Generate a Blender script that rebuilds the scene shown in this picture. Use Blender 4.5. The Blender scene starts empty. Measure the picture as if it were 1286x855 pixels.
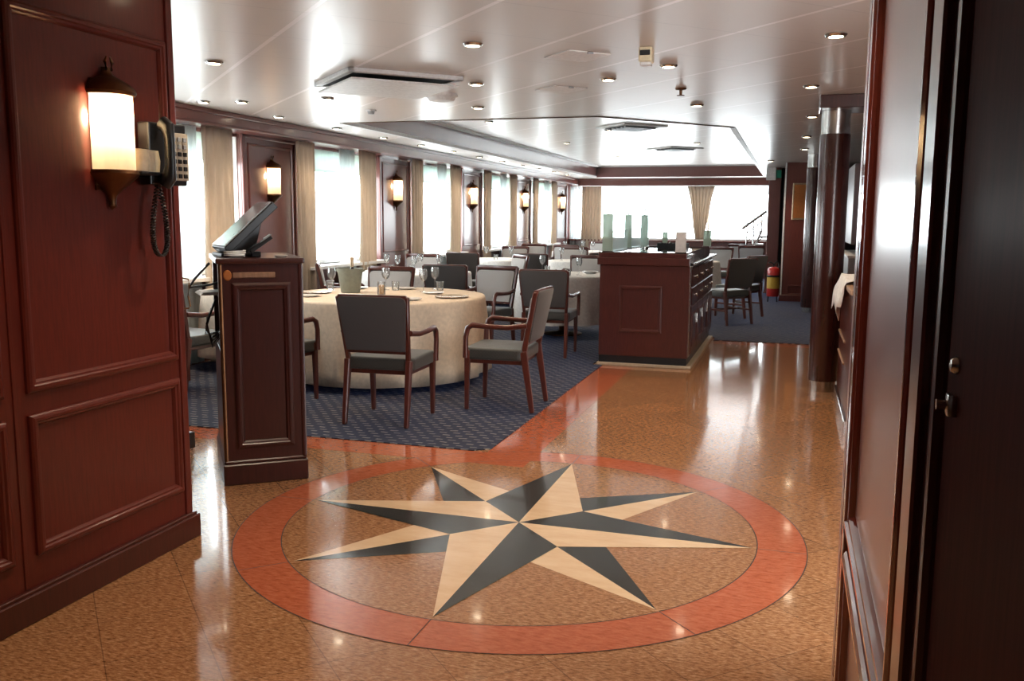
import bpy, bmesh, math, random
from mathutils import Vector, Matrix
from mathutils.geometry import tessellate_polygon
random.seed(7)
PI = math.pi
scene = bpy.context.scene
C = scene.collection

# ------------------------------------------------------------------ camera
cam_d = bpy.data.cameras.new('camera')
cam_d.sensor_fit = 'HORIZONTAL'; cam_d.sensor_width = 36.0
cam_d.lens = 1129.77 / 1286 * 36.0
cam_d.clip_start = 0.02
cam = bpy.data.objects.new('camera', cam_d); C.objects.link(cam)
_r = Vector((0.95499115, 0.29656355, 0.00647737)).normalized()
_w = Vector((-0.29302285, 0.9465365, -0.13493062)).normalized()
_u = _r.cross(_w).normalized()
cam.matrix_world = Matrix(((_r.x, _u.x, -_w.x, 0), (_r.y, _u.y, -_w.y, 0), (_r.z, _u.z, -_w.z, 1.45), (0, 0, 0, 1)))
scene.camera = cam

# ------------------------------------------------------------------ light, exposure
world = bpy.data.worlds.new('overcast_sky'); scene.world = world
world.use_nodes = True
world.node_tree.nodes['Background'].inputs[0].default_value = (0.93, 0.97, 1.0, 1)
world.node_tree.nodes['Background'].inputs[1].default_value = 13.0
scene.view_settings.view_transform = 'Standard'
scene.view_settings.look = 'None'
scene.view_settings.exposure = 0.0
scene.view_settings.gamma = 1.0
scene.view_settings.use_curve_mapping = False
SPOT_W = 22.0          # each ceiling downlight
SCONCE_W = 9.0         # each wall sconce bulb

def portal(name, loc, rot, sx, sy):
    l = bpy.data.lights.new(name, 'AREA'); l.shape = 'RECTANGLE'; l.size = sx; l.size_y = sy
    l.cycles.is_portal = True
    o = bpy.data.objects.new(name, l); C.objects.link(o); o.location = loc; o.rotation_euler = rot
    return o
for k in range(6):
    portal('window_daylight', (-5.68, 7.22 + 3.28 * k, 1.6), (0, -PI / 2, 0), 1.5, 2.14)
portal('window_daylight', (-2.5, 23.05, 1.6), (-PI / 2, 0, 0), 4.0, 1.4)

# ------------------------------------------------------------------ materials
def newmat(name):
    m = bpy.data.materials.new(name); m.use_nodes = True
    nt = m.node_tree
    return m, nt, nt.nodes['Principled BSDF']
def N(nt, t, **kw):
    n = nt.nodes.new(t)
    for k, v in kw.items(): setattr(n, k, v)
    return n
def L(nt, a, b): nt.links.new(a, b)
def objco(nt, scale=(1, 1, 1), rot=(0, 0, 0)):
    tc = N(nt, 'ShaderNodeTexCoord'); mp = N(nt, 'ShaderNodeMapping')
    mp.inputs['Scale'].default_value = scale; mp.inputs['Rotation'].default_value = rot
    L(nt, tc.outputs['Object'], mp.inputs[0]); return mp.outputs[0]
def ramp(nt, fac, stops):
    r = N(nt, 'ShaderNodeValToRGB'); e = r.color_ramp.elements
    while len(e) > 1: e.remove(e[0])
    e[0].position = stops[0][0]; e[0].color = (*stops[0][1], 1)
    for p, c in stops[1:]:
        x = e.new(p); x.color = (*c, 1)
    L(nt, fac, r.inputs[0]); return r.outputs[0]
def noise(nt, vec, scale, detail=4, rough=.55):
    n = N(nt, 'ShaderNodeTexNoise'); n.inputs['Scale'].default_value = scale
    n.inputs['Detail'].default_value = detail; n.inputs['Roughness'].default_value = rough
    L(nt, vec, n.inputs['Vector']); return n.outputs[0]
def mth(nt, op, a, b=None, c=None):
    n = N(nt, 'ShaderNodeMath', operation=op)
    for i, v in enumerate((a, b, c)):
        if v is None: continue
        if isinstance(v, (int, float)): n.inputs[i].default_value = v
        else: L(nt, v, n.inputs[i])
    return n.outputs[0]
def mix(nt, fac, a, b):
    n = N(nt, 'ShaderNodeMix', data_type='RGBA')
    if isinstance(fac, (int, float)): n.inputs[0].default_value = fac
    else: L(nt, fac, n.inputs[0])
    for i, v in ((6, a), (7, b)):
        if isinstance(v, tuple): n.inputs[i].default_value = (*v, 1)
        else: L(nt, v, n.inputs[i])
    return n.outputs[2]
def bump(nt, h, bsdf, strength=.2, dist=.01):
    b = N(nt, 'ShaderNodeBump'); b.inputs['Strength'].default_value = strength; b.inputs['Distance'].default_value = dist
    L(nt, h, b.inputs['Height']); L(nt, b.outputs[0], bsdf.inputs['Normal'])
def plain(name, col, rough=.5, metal=0, coat=0, bumpscale=0, bstr=.1, spec=.5, sheen=0):
    m, nt, b = newmat(name)
    v = objco(nt)
    n = noise(nt, v, 35, 3)
    c2 = tuple(x * .86 for x in col)
    L(nt, ramp(nt, n, [(.35, c2), (.65, col)]), b.inputs['Base Color'])
    b.inputs['Roughness'].default_value = rough; b.inputs['Metallic'].default_value = metal
    b.inputs['Coat Weight'].default_value = coat; b.inputs['Coat Roughness'].default_value = .08
    b.inputs['Specular IOR Level'].default_value = spec; b.inputs['Sheen Weight'].default_value = sheen
    if bumpscale: bump(nt, noise(nt, v, bumpscale, 2), b, bstr, .003)
    return m
def wood(name, dark, light, rough=.3, coat=.5, sc=(14, 14, 1.2), crough=.15, spec=.5):
    m, nt, b = newmat(name)
    v = objco(nt, sc)
    n = noise(nt, v, 6, 6, .65)
    L(nt, ramp(nt, n, [(.3, dark), (.7, light)]), b.inputs['Base Color'])
    b.inputs['Roughness'].default_value = rough; b.inputs['Coat Weight'].default_value = coat
    b.inputs['Coat Roughness'].default_value = crough; b.inputs['Specular IOR Level'].default_value = spec
    return m
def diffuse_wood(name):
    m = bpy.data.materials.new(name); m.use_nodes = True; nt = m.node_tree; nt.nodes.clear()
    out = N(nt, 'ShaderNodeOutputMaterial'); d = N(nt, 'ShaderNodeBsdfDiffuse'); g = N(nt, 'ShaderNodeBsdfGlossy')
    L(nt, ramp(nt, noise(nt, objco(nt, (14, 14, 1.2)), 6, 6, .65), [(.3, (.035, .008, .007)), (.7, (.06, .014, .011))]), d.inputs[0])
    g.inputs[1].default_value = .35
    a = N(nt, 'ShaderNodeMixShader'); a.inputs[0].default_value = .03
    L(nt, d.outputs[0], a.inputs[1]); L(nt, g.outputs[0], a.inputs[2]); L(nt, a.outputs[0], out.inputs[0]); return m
def fabric(name, c1, c2, scale=260, rough=.9):
    m, nt, b = newmat(name)
    v = objco(nt)
    w = N(nt, 'ShaderNodeTexChecker'); w.inputs['Scale'].default_value = scale
    w.inputs['Color1'].default_value = (*c1, 1); w.inputs['Color2'].default_value = (*c2, 1)
    L(nt, v, w.inputs[0])
    n = noise(nt, v, 60, 3)
    L(nt, mix(nt, mth(nt, 'MULTIPLY', n, .6), w.outputs[0], c2), b.inputs['Base Color'])
    b.inputs['Roughness'].default_value = rough; b.inputs['Sheen Weight'].default_value = .15
    bump(nt, noise(nt, v, 300, 2), b, .25, .002)
    return m
def glassy(name, tint=(1, 1, 1), gloss=1.0, blend=.25, frost=0.0, frostcol=(.7, .8, .75), fmax=1.0):
    m = bpy.data.materials.new(name); m.use_nodes = True; nt = m.node_tree
    nt.nodes.clear()
    out = N(nt, 'ShaderNodeOutputMaterial')
    tr = N(nt, 'ShaderNodeBsdfTransparent'); tr.inputs[0].default_value = (*tint, 1)
    gl = N(nt, 'ShaderNodeBsdfGlossy'); gl.inputs[0].default_value = (gloss,) * 3 + (1,); gl.inputs[1].default_value = .03
    lw = N(nt, 'ShaderNodeLayerWeight'); lw.inputs[0].default_value = blend
    mx = N(nt, 'ShaderNodeMixShader'); L(nt, mth(nt, 'MULTIPLY', lw.outputs['Fresnel'], fmax), mx.inputs[0]); L(nt, tr.outputs[0], mx.inputs[1]); L(nt, gl.outputs[0], mx.inputs[2])
    last = mx.outputs[0]
    if frost:
        d = N(nt, 'ShaderNodeBsdfDiffuse'); d.inputs[0].default_value = (*frostcol, 1)
        t = N(nt, 'ShaderNodeBsdfTranslucent'); t.inputs[0].default_value = (*frostcol, 1)
        a = N(nt, 'ShaderNodeMixShader'); a.inputs[0].default_value = .55; L(nt, d.outputs[0], a.inputs[1]); L(nt, t.outputs[0], a.inputs[2])
        f = N(nt, 'ShaderNodeMixShader'); f.inputs[0].default_value = frost; L(nt, last, f.inputs[1]); L(nt, a.outputs[0], f.inputs[2]); last = f.outputs[0]
    L(nt, last, out.inputs[0]); return m
def translucent(name, col, mixf=.5, rough=1):
    m = bpy.data.materials.new(name); m.use_nodes = True; nt = m.node_tree
    nt.nodes.clear()
    out = N(nt, 'ShaderNodeOutputMaterial')
    v = objco(nt, (1, 1, .2)); n = noise(nt, v, 25, 3)
    c = ramp(nt, n, [(.3, tuple(x * .88 for x in col)), (.7, col)])
    d = N(nt, 'ShaderNodeBsdfDiffuse'); L(nt, c, d.inputs[0])
    t = N(nt, 'ShaderNodeBsdfTranslucent'); L(nt, c, t.inputs[0])
    a = N(nt, 'ShaderNodeMixShader'); a.inputs[0].default_value = mixf
    L(nt, d.outputs[0], a.inputs[1]); L(nt, t.outputs[0], a.inputs[2]); L(nt, a.outputs[0], out.inputs[0])
    return m
def emit(name, col, s):
    m, nt, b = newmat(name)
    b.inputs['Base Color'].default_value = (.9, .9, .9, 1)
    b.inputs['Emission Color'].default_value = (*col, 1); b.inputs['Emission Strength'].default_value = s
    return m

M = {}
M['mahog'] = wood('mahogany_panel', (.095, .013, .008), (.15, .021, .012), .36, .22)
M['mahog_dark'] = wood('mahogany_dark', (.05, .012, .010), (.085, .019, .014), .3, .5)
M['stand_wood'] = wood('mahogany_stand_shaded', (.028, .007, .006), (.055, .013, .010), .3, .3)  # mahogany toned down to hold the shade over the stand front
M['mahog_gloss'] = wood('mahogany_gloss', (.11, .022, .016), (.16, .034, .022), .3, .8, crough=.16)
M['wall_gloss'] = wood('mahogany_wall', (.13, .045, .040), (.18, .062, .052), .3, .9, crough=.22)
M['chair_wood'] = wood('chair_mahogany', (.06, .013, .009), (.11, .024, .015), .3, .5, (20, 20, 3))
M['mahog_matt'] = wood('mahogany_matt', (.028, .006, .005), (.045, .010, .008), .6, 0, spec=.15)
M['door_wood'] = diffuse_wood('door_dark_wood')
M['screen'] = plain('glossy_screen', (.60, .62, .64), .12, 0, 1)  # pale base colour carries part of the window glare on the screen
M['entry_gloss'] = wood('mahogany_satin_panel', (.15, .035, .026), (.20, .046, .034), .38, 1.0, crough=.30)
M['worn'] = wood('worn_brown_wood', (.16, .08, .045), (.26, .14, .08), .6, 0)
M['beige_plastic'] = plain('beige_plastic', (.50, .43, .33), .5)
M['speckle_tan'] = plain('tan_stone', (.42, .33, .24), .3, bumpscale=200)
M['pillar'] = wood('pillar_veneer', (.040, .012, .011), (.055, .016, .014), .25, .6, (3, 3, .6), crough=.15)
M['mould_gloss'] = wood('polished_moulding', (.11, .022, .016), (.16, .034, .022), .15, 1.0, crough=.04)
M['ivory_wood'] = wood('worn_wood', (.30, .17, .10), (.45, .28, .18), .6, 0)
M['brass'] = plain('aged_brass', (.40, .22, .10), .35, 1)
M['bronze'] = plain('dark_bronze', (.14, .065, .03), .4, 1)
M['chrome'] = plain('brushed_steel', (.62, .62, .60), .25, 1)
M['black'] = plain('black_plastic', (.010, .011, .013), .35, 0, 0)
M['black_gloss'] = plain('black_stone', (.012, .012, .014), .08, 0, .8)
M['grey_plastic'] = plain('grey_plastic', (.35, .37, .38), .35)
M['charcoal'] = fabric('charcoal_fabric', (.045, .042, .042), (.075, .068, .066))
M['grey_fab'] = fabric('grey_fabric', (.34, .33, .33), (.45, .44, .43))
M['seat_fab'] = fabric('dark_grey_leather', (.034, .034, .030), (.045, .045, .040), 80, .45)
M['linen'] = plain('warm_shaded_linen', (.70, .58, .45), .85, bumpscale=220, bstr=.15)  # warm shade on the near cloth's drop is put into this colour
M['white_linen'] = plain('white_linen', (.90, .88, .85), .85, bumpscale=220, bstr=.15)
M['white'] = plain('white_paint', (.80, .79, .77), .45)
M['china'] = plain('white_china', (.82, .80, .77), .15, 0, .5)
M['gold_china'] = plain('champagne_charger', (.55, .40, .25), .25, .5)
M['curtain'] = translucent('beige_curtain', (.66, .55, .44), .2)
M['sheer'] = translucent('white_sheer', (.80, .84, .84), .6)
M['blind'] = translucent('pale_blind', (.62, .70, .66), .45)
M['shade'] = translucent('opal_glass', (.95, .88, .74), .5)
M['lamp'] = emit('lamp_disc', (1.0, .80, .55), 30)
M['glass'] = glassy('clear_glass', (.96, .97, .97), 1, .34, .05, (.9, .9, .9))
M['pane'] = glassy('window_glass', (.98, 1, 1), .6, .12, fmax=.12)
M['screen_glass'] = glassy('green_edge_glass', (.92, .98, .97), .8, .15, .32, (.8, .88, .86), fmax=.35)
M['frost'] = glassy('frosted_post', (.75, .85, .78), .6, .2, .82, (.56, .63, .55), fmax=.4)
M['speckle'] = plain('speckled_stone', (.55, .53, .52), .4, bumpscale=200)
M['bucket'] = plain('sage_bucket', (.22, .24, .20), .45)
M['cream_plastic'] = plain('cream_plastic', (.78, .66, .44), .4)
M['red'] = plain('red_paint', (.62, .03, .025), .3, 0, .5)
M['yellow'] = plain('yellow_label', (.75, .50, .08), .4)
M['orange'] = plain('orange_brass', (.55, .20, .06), .35, .5)
M['green'] = plain('green_sign', (.02, .32, .20), .4)
M['candle'] = plain('amber_candle', (.75, .45, .22), .4)
M['slot'] = plain('dark_slot', (.02, .02, .02), .7)
M['flesh_paper'] = plain('paper', (.80, .80, .78), .6)

# star inlay / granite
def granite(name, stops, rough=.12, sc=26, joints=False):
    m, nt, b = newmat(name)
    v = objco(nt)
    vs = objco(nt, (.8, 2.4, 1), (0, 0, math.radians(17)))
    n = noise(nt, vs, sc, 8, .72)
    col = ramp(nt, n, stops)
    if joints:
        sx = N(nt, 'ShaderNodeSeparateXYZ'); L(nt, v, sx.inputs[0])
        s = mth(nt, 'ADD', sx.outputs[0], sx.outputs[1]); t = mth(nt, 'SUBTRACT', sx.outputs[1], sx.outputs[0])
        ms = None
        for q, off in ((s, .168), (t, .19)):
            f = mth(nt, 'PINGPONG', mth(nt, 'SUBTRACT', q, off), .2306)
            k = mth(nt, 'LESS_THAN', f, .0025)
            ms = k if ms is None else mth(nt, 'MAXIMUM', ms, k)
        # a slight tone shift from tile to tile
        cell = N(nt, 'ShaderNodeCombineXYZ')
        for i, (q, off) in enumerate(((s, .168), (t, .19))):
            L(nt, mth(nt, 'FLOOR', mth(nt, 'DIVIDE', mth(nt, 'SUBTRACT', q, off), .4612)), cell.inputs[i])
        wn = N(nt, 'ShaderNodeTexWhiteNoise'); L(nt, cell.outputs[0], wn.inputs[0])
        hv = N(nt, 'ShaderNodeHueSaturation'); L(nt, col, hv.inputs['Color'])
        L(nt, mth(nt, 'ADD', mth(nt, 'MULTIPLY', wn.outputs[0], .14), .93), hv.inputs['Value'])
        col = mix(nt, mth(nt, 'MULTIPLY', ms, .55), hv.outputs[0], (.07, .03, .015))
    L(nt, col, b.inputs['Base Color'])
    b.inputs['Roughness'].default_value = rough
    b.inputs['Coat Weight'].default_value = .35; b.inputs['Coat Roughness'].default_value = .05
    return m
M['granite'] = granite('orange_granite', [(.30, (.08, .030, .010)), (.43, (.24, .105, .042)), (.55, (.39, .195, .092)), (.70, (.57, .35, .21))], sc=46, joints=True)
M['granite_plain'] = granite('orange_granite_field', [(.30, (.08, .030, .010)), (.43, (.24, .105, .042)), (.55, (.39, .195, .092)), (.70, (.57, .35, .21))], sc=46)
M['granite_red'] = granite('red_granite', [(.28, (.26, .055, .022)), (.5, (.43, .115, .052)), (.72, (.52, .18, .09))])
M['marble_cream'] = granite('cream_marble', [(.3, (.62, .42, .25)), (.7, (.74, .54, .35))], sc=5)
def blackstone():
    m, nt, b = newmat('black_granite')
    v = objco(nt); vo = N(nt, 'ShaderNodeTexVoronoi'); vo.inputs['Scale'].default_value = 70; L(nt, v, vo.inputs['Vector'])
    L(nt, ramp(nt, vo.outputs[0], [(.0, (.30, .28, .24)), (.12, (.035, .035, .032)), (1, (.022, .023, .022))]), b.inputs['Base Color'])
    b.inputs['Roughness'].default_value = .14; b.inputs['Coat Weight'].default_value = .35; b.inputs['Coat Roughness'].default_value = .05
    return m
M['granite_black'] = blackstone()
def carpetmat():
    m, nt, b = newmat('striped_carpet')
    v = objco(nt)
    br = N(nt, 'ShaderNodeTexBrick'); br.offset = .5
    br.inputs['Color1'].default_value = (.20, .185, .155, 1); br.inputs['Color2'].default_value = (.13, .125, .115, 1)
    br.inputs['Mortar'].default_value = (.007, .009, .018, 1)
    br.inputs['Scale'].default_value = 1; br.inputs['Brick Width'].default_value = .09; br.inputs['Row Height'].default_value = .06
    br.inputs['Mortar Size'].default_value = .026; br.inputs['Mortar Smooth'].default_value = .3
    n = N(nt, 'ShaderNodeTexNoise'); n.inputs['Scale'].default_value = 9
    L(nt, v, n.inputs['Vector'])
    ad = N(nt, 'ShaderNodeMix', data_type='VECTOR'); ad.inputs[0].default_value = .05
    L(nt, v, ad.inputs[4]); L(nt, n.outputs['Color'], ad.inputs[5])
    L(nt, ad.outputs[1], br.inputs[0])
    L(nt, br.outputs[0], b.inputs['Base Color']); b.inputs['Roughness'].default_value = .85
    b.inputs['Sheen Weight'].default_value = .15; b.inputs['Sheen Tint'].default_value = (.22, .36, 1, 1); b.inputs['Sheen Roughness'].default_value = .35  # blue sheen tint stands in for window glare on the far carpet
    bump(nt, mth(nt, 'SUBTRACT', 1.0, br.outputs[1]), b, .4, .004)
    return m
M['carpet'] = carpetmat()
def ceilmat():
    m, nt, b = newmat('satin_ceiling_panels')
    v = objco(nt)
    sx = N(nt, 'ShaderNodeSeparateXYZ'); L(nt, v, sx.inputs[0])
    s = mth(nt, 'ADD', sx.outputs[0], sx.outputs[1]); t = mth(nt, 'SUBTRACT', sx.outputs[1], sx.outputs[0])
    f1 = mth(nt, 'LESS_THAN', mth(nt, 'PINGPONG', mth(nt, 'SUBTRACT', s, 1.77), .51), .020)
    f2 = mth(nt, 'LESS_THAN', mth(nt, 'PINGPONG', mth(nt, 'SUBTRACT', t, .77), .475), .007)
    c = mix(nt, f1, (.68, .625, .58), (.90, .84, .82))
    c = mix(nt, mth(nt, 'MULTIPLY', f2, .5), c, (.50, .46, .44))
    L(nt, c, b.inputs['Base Color'])
    cell = N(nt, 'ShaderNodeCombineXYZ')
    L(nt, mth(nt, 'FLOOR', mth(nt, 'DIVIDE', mth(nt, 'SUBTRACT', s, 1.77), 1.02)), cell.inputs[0])
    L(nt, mth(nt, 'FLOOR', mth(nt, 'DIVIDE', mth(nt, 'SUBTRACT', t, .77), .95)), cell.inputs[1])
    b.inputs['Roughness'].default_value = .34; b.inputs['Metallic'].default_value = .15
    b.inputs['Coat Weight'].default_value = .2; b.inputs['Coat Roughness'].default_value = .2
    bump(nt, noise(nt, v, 1.6, 2), b, .15, .03)
    return m
M['ceiling'] = ceilmat()

# ------------------------------------------------------------------ mesh helpers
class MB:
    def __init__(s): s.bm = bmesh.new()
    def _bev(s, vs, bev, seg):
        if bev <= 0: return
        es = list({e for v in vs for e in v.link_edges})
        bmesh.ops.bevel(s.bm, geom=es, offset=bev, segments=seg, profile=.6, affect='EDGES')
    def box(s, x0, x1, y0, y1, z0, z1, bev=0, seg=1, mat=0, mtx=None):
        vs = [s.bm.verts.new((x, y, z)) for x in (x0, x1) for y in (y0, y1) for z in (z0, z1)]
        q = [(0, 1, 3, 2), (4, 6, 7, 5), (0, 4, 5, 1), (2, 3, 7, 6), (0, 2, 6, 4), (1, 5, 7, 3)]
        for f in q:
            fc = s.bm.faces.new([vs[i] for i in f]); fc.material_index = mat
        if mtx is not None:
            for v in vs: v.co = mtx @ v.co
        s._bev(vs, bev, seg); return s
    def bar(s, p0, p1, w0, d0, w1=None, d1=None, bev=.004, up=(0, 1, 0), mat=0, seg=1):
        """tapered rectangular bar; w across, d along 'up'"""
        w1 = w0 if w1 is None else w1; d1 = d0 if d1 is None else d1
        p0, p1 = Vector(p0), Vector(p1); a = (p1 - p0).normalized(); u = Vector(up)
        x = a.cross(u).normalized(); y = x.cross(a).normalized()
        vs = []
        for p, w, d in ((p0, w0, d0), (p1, w1, d1)):
            for i, j in ((-1, -1), (1, -1), (1, 1), (-1, 1)):
                vs.append(s.bm.verts.new(p + x * (i * w / 2) + y * (j * d / 2)))
        for f in ((3, 2, 1, 0), (4, 5, 6, 7), (0, 1, 5, 4), (1, 2, 6, 5), (2, 3, 7, 6), (3, 0, 4, 7)):
            s.bm.faces.new([vs[i] for i in f]).material_index = mat
        s._bev(vs, bev, seg); return s
    def tube(s, pts, r, seg=10, mat=0, sx=1.0, cap=True, up=(0, 0, 1)):
        pts = [Vector(p) for p in pts]; n = len(pts)
        rs = r if isinstance(r, (list, tuple)) else [r] * n
        rings = []
        ref = Vector(up)
        for i, p in enumerate(pts):
            a = (pts[min(i + 1, n - 1)] - pts[max(i - 1, 0)]).normalized()
            x = a.cross(ref)
            if x.length < 1e-4: x = a.cross(Vector((1, 0, 0)))
            x.normalize(); y = x.cross(a).normalized()
            rings.append([s.bm.verts.new(p + x * (math.cos(t) * rs[i] * sx) + y * (math.sin(t) * rs[i])) for t in [2 * PI * k / seg for k in range(seg)]])
        for a, b in zip(rings, rings[1:]):
            for k in range(seg):
                s.bm.faces.new((a[k], a[(k + 1) % seg], b[(k + 1) % seg], b[k])).material_index = mat
        if cap:
            s.bm.faces.new(list(reversed(rings[0]))).material_index = mat
            s.bm.faces.new(rings[-1]).material_index = mat
        return s
    def lathe(s, prof, seg=24, c=(0, 0, 0), mat=0, a0=0, a1=2 * PI, close=True):
        full = abs(a1 - a0 - 2 * PI) < 1e-6
        n = seg if full else seg + 1
        rings = []
        for r, z in prof:
            if r < 1e-6 and full: rings.append([s.bm.verts.new((c[0], c[1], c[2] + z))])
            else: rings.append([s.bm.verts.new((c[0] + r * math.cos(a0 + (a1 - a0) * k / seg), c[1] + r * math.sin(a0 + (a1 - a0) * k / seg), c[2] + z)) for k in range(n)])
        for a, b in zip(rings, rings[1:]):
            for k in range(seg):
                k2 = (k + 1) % n
                v = []
                for q in ((a[k], a[k2]) if len(a) > 1 else (a[0],)): v.append(q)
                for q in ((b[k2], b[k]) if len(b) > 1 else (b[0],)): v.append(q)
                if len(v) > 2: s.bm.faces.new(v).material_index = mat
        return s
    def prism(s, poly, z0, z1, mat=0, bev=0, seg=1, mtx=None):
        n = len(poly)
        lo = [s.bm.verts.new((x, y, z0)) for x, y in poly]; hi = [s.bm.verts.new((x, y, z1)) for x, y in poly]
        s.bm.faces.new(list(reversed(lo))).material_index = mat; s.bm.faces.new(hi).material_index = mat
        for k in range(n): s.bm.faces.new((lo[k], lo[(k + 1) % n], hi[(k + 1) % n], hi[k])).material_index = mat
        if mtx is not None:
            for v in lo + hi: v.co = mtx @ v.co
        s._bev(lo + hi, bev, seg); return s
    def face(s, pts, mat=0):
        s.bm.faces.new([s.bm.verts.new(p) for p in pts]).material_index = mat; return s
    def build(s, name, mats, parent=None, smooth=False, angle=40):
        bmesh.ops.recalc_face_normals(s.bm, faces=s.bm.faces)
        me = bpy.data.meshes.new(name)
        s.bm.to_mesh(me); s.bm.free()
        for m in (mats if isinstance(mats, (list, tuple)) else [mats]): me.materials.append(M[m])
        if smooth:
            me.polygons.foreach_set('use_smooth', [True] * len(me.polygons))
            me.set_sharp_from_angle(angle=math.radians(angle))
        o = bpy.data.objects.new(name, me); C.objects.link(o)
        if parent is not None: o.parent = parent
        return o

def tag(o, label=None, cat=None, group=None, kind=None):
    if label: o['label'] = label
    if cat: o['category'] = cat
    if group: o['group'] = group
    if kind: o['kind'] = kind
    return o
def thing(name, label, cat, loc=(0, 0, 0), rz=0, group=None):
    o = bpy.data.objects.new(name, None); C.objects.link(o); o.empty_display_size = .1
    o.location = loc; o.rotation_euler = (0, 0, rz)
    return tag(o, label, cat, group)
def struct(o): return tag(o, kind='structure')
def kids(o): return list(o.children)
def dup(o, loc=None, rz=None, label=None, parent=None, group=None):
    c = o.copy(); C.objects.link(c)
    if parent is not None: c.parent = parent
    if loc is not None: c.location = loc
    if rz is not None: c.rotation_euler = (0, 0, rz)
    if label: c['label'] = label
    if group: c['group'] = group
    for ch in kids(o): dup(ch, parent=c)
    return c
def roundrect(x0, x1, y0, y1, r, n=5):
    out = []
    for cx, cy, a in ((x1 - r, y1 - r, 0), (x0 + r, y1 - r, PI / 2), (x0 + r, y0 + r, PI), (x1 - r, y0 + r, 3 * PI / 2)):
        for k in range(n + 1):
            t = a + PI / 2 * k / n; out.append((cx + r * math.cos(t), cy + r * math.sin(t)))
    return out
def circle(cx, cy, r, n=96, a0=0): return [(cx + r * math.cos(a0 + 2 * PI * k / n), cy + r * math.sin(a0 + 2 * PI * k / n)) for k in range(n)]

# ------------------------------------------------------------------ constants
CZ = 2.45                     # ceiling height
WX = -5.6                     # window wall
FY = 22.95                    # far wall
RX = 1.7                      # right hand wall of the dining room
PANEL_C = [8.86 + 3.28 * k for k in range(-1, 5)]   # panelled piers between the windows
PH = .56
Z_SILL, Z_HEAD = .86, 2.27

# ------------------------------------------------------------------ floor
b = MB(); b.box(-6.0, 2.2, -2.6, 23.2, -.12, 0)
floor = struct(b.build('floor', 'granite'))
SX, SY = -1.194, 3.988
b = MB()
n = 128
for k in range(n):
    a, c = 2 * PI * k / n, 2 * PI * (k + 1) / n
    b.face([(SX + r * math.cos(t), SY + r * math.sin(t), .0012) for r, t in ((1.106, a), (1.317, a), (1.317, c), (1.106, c))])
o = b.build('compass_ring', 'granite_red', floor); tag(o, 'red granite ring set around the compass star')
b = MB(); b.face([(x, y, .0009) for x, y in circle(SX, SY, 1.106, n)]); b.build('compass_field', 'granite_plain', floor)
b = MB()
for k in range(n):       # thin dark joints along both edges of the ring and across it
    a, c = 2 * PI * k / n, 2 * PI * (k + 1) / n
    for r0 in (1.104, 1.316): b.face([(SX + r * math.cos(t), SY + r * math.sin(t), .0016) for r, t in ((r0, a), (r0 + .004, a), (r0 + .004, c), (r0, c))])
for k in range(8):
    a = PI / 4 * k; d = Vector((math.cos(a), math.sin(a))); p = Vector((-d.y, d.x)) * .002
    b.face([(SX + d.x * r + p.x * s, SY + d.y * r + p.y * s, .0016) for r, s in ((1.106, -1), (1.317, -1), (1.317, 1), (1.106, 1))])
b.build('ring_joint', 'slot', floor)
RT, RJ = 1.088, .362
for k in range(8):
    a = PI / 4 * k; front = k % 2 == 0
    z = .0030 if front else .0018
    tip = (SX + RT * math.cos(a), SY + RT * math.sin(a), z); ctr = (SX, SY, z)
    b = MB()
    for sgn, mi in ((1, 0), (-1, 1)):
        j = (SX + RJ * math.cos(a + sgn * PI / 4), SY + RJ * math.sin(a + sgn * PI / 4), z)
        b.face([ctr, tip, j] if sgn > 0 else [ctr, j, tip], mi)
    b.build('star_point', ['granite_black', 'marble_cream'], floor)
b = MB(); b.box(-5.6, -1.76, 4.92, 5.18, -.01, .0010); b.box(-1.76, -1.45, 4.92, 8.72, -.01, .0010); b.box(-.9, 1.6, 10.78, 11.0, -.01, .0010)
o = b.build('border_strip', 'granite_red', floor); tag(o, 'red granite border strip along the carpet edge')
b = MB()
b.prism([(-5.54, 5.18), (-1.86, 5.18), (-1.76, 5.26), (-1.76, 8.72), (-1.86, 8.72), (-1.86, 11.26), (-.86, 11.26), (-.86, 11.0), (RX - .01, 11.0), (RX - .01, 16.76), (-.2, 16.76), (-.2, 18.5), (-.53, 18.5), (-.53, FY - .01), (-5.54, FY - .01)], .0, .007)
tag(b.build('carpet', 'carpet'), 'navy carpet with rows of grey dashes under the dining tables', 'carpet')

# ------------------------------------------------------------------ ceiling with its raised recess
hole = [(-4.67, 8.9), (-1.9, 8.95), (-.68, 10.35), (-.68, 22.0), (-4.67, 22.0)]
outer = [(-6.0, -2.6), (2.2, -2.6), (2.2, 23.2), (-6.0, 23.2)]
b = MB()
pts = outer + hole
vs = [b.bm.verts.new((x, y, CZ)) for x, y in pts]
for t in tessellate_polygon([[Vector((x, y, 0)) for x, y in outer], [Vector((x, y, 0)) for x, y in hole]]):
    b.bm.faces.new([vs[i] for i in t])
RZ = CZ + .26
for i in range(5):
    p, q = hole[i], hole[(i + 1) % 5]
    b.face([(*p, CZ), (*q, CZ), (*q, RZ), (*p, RZ)], 1 if i in (3, 4) else 0)
b.face([(x, y, RZ) for x, y in hole])
b.box(-6.0, 2.2, -2.6, 23.2, 2.95, 3.0)
ceiling = struct(b.build('ceiling', ['ceiling', 'wall_gloss']))
b = MB()          # white cove mouldings running round the recess
b.box(-4.67, -4.55, 8.92, 22.0, RZ - .02, RZ + .01); b.box(-4.67, -.68, 21.9, 22.0, RZ - .02, RZ + .01)
b.box(-.72, -.66, 10.35, 22.0, CZ - .006, RZ); b.box(-4.71, -4.665, 8.9, 22.0, CZ - .012, CZ + .03)
b.build('recess_moulding', 'white', ceiling)
b = MB()
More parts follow.
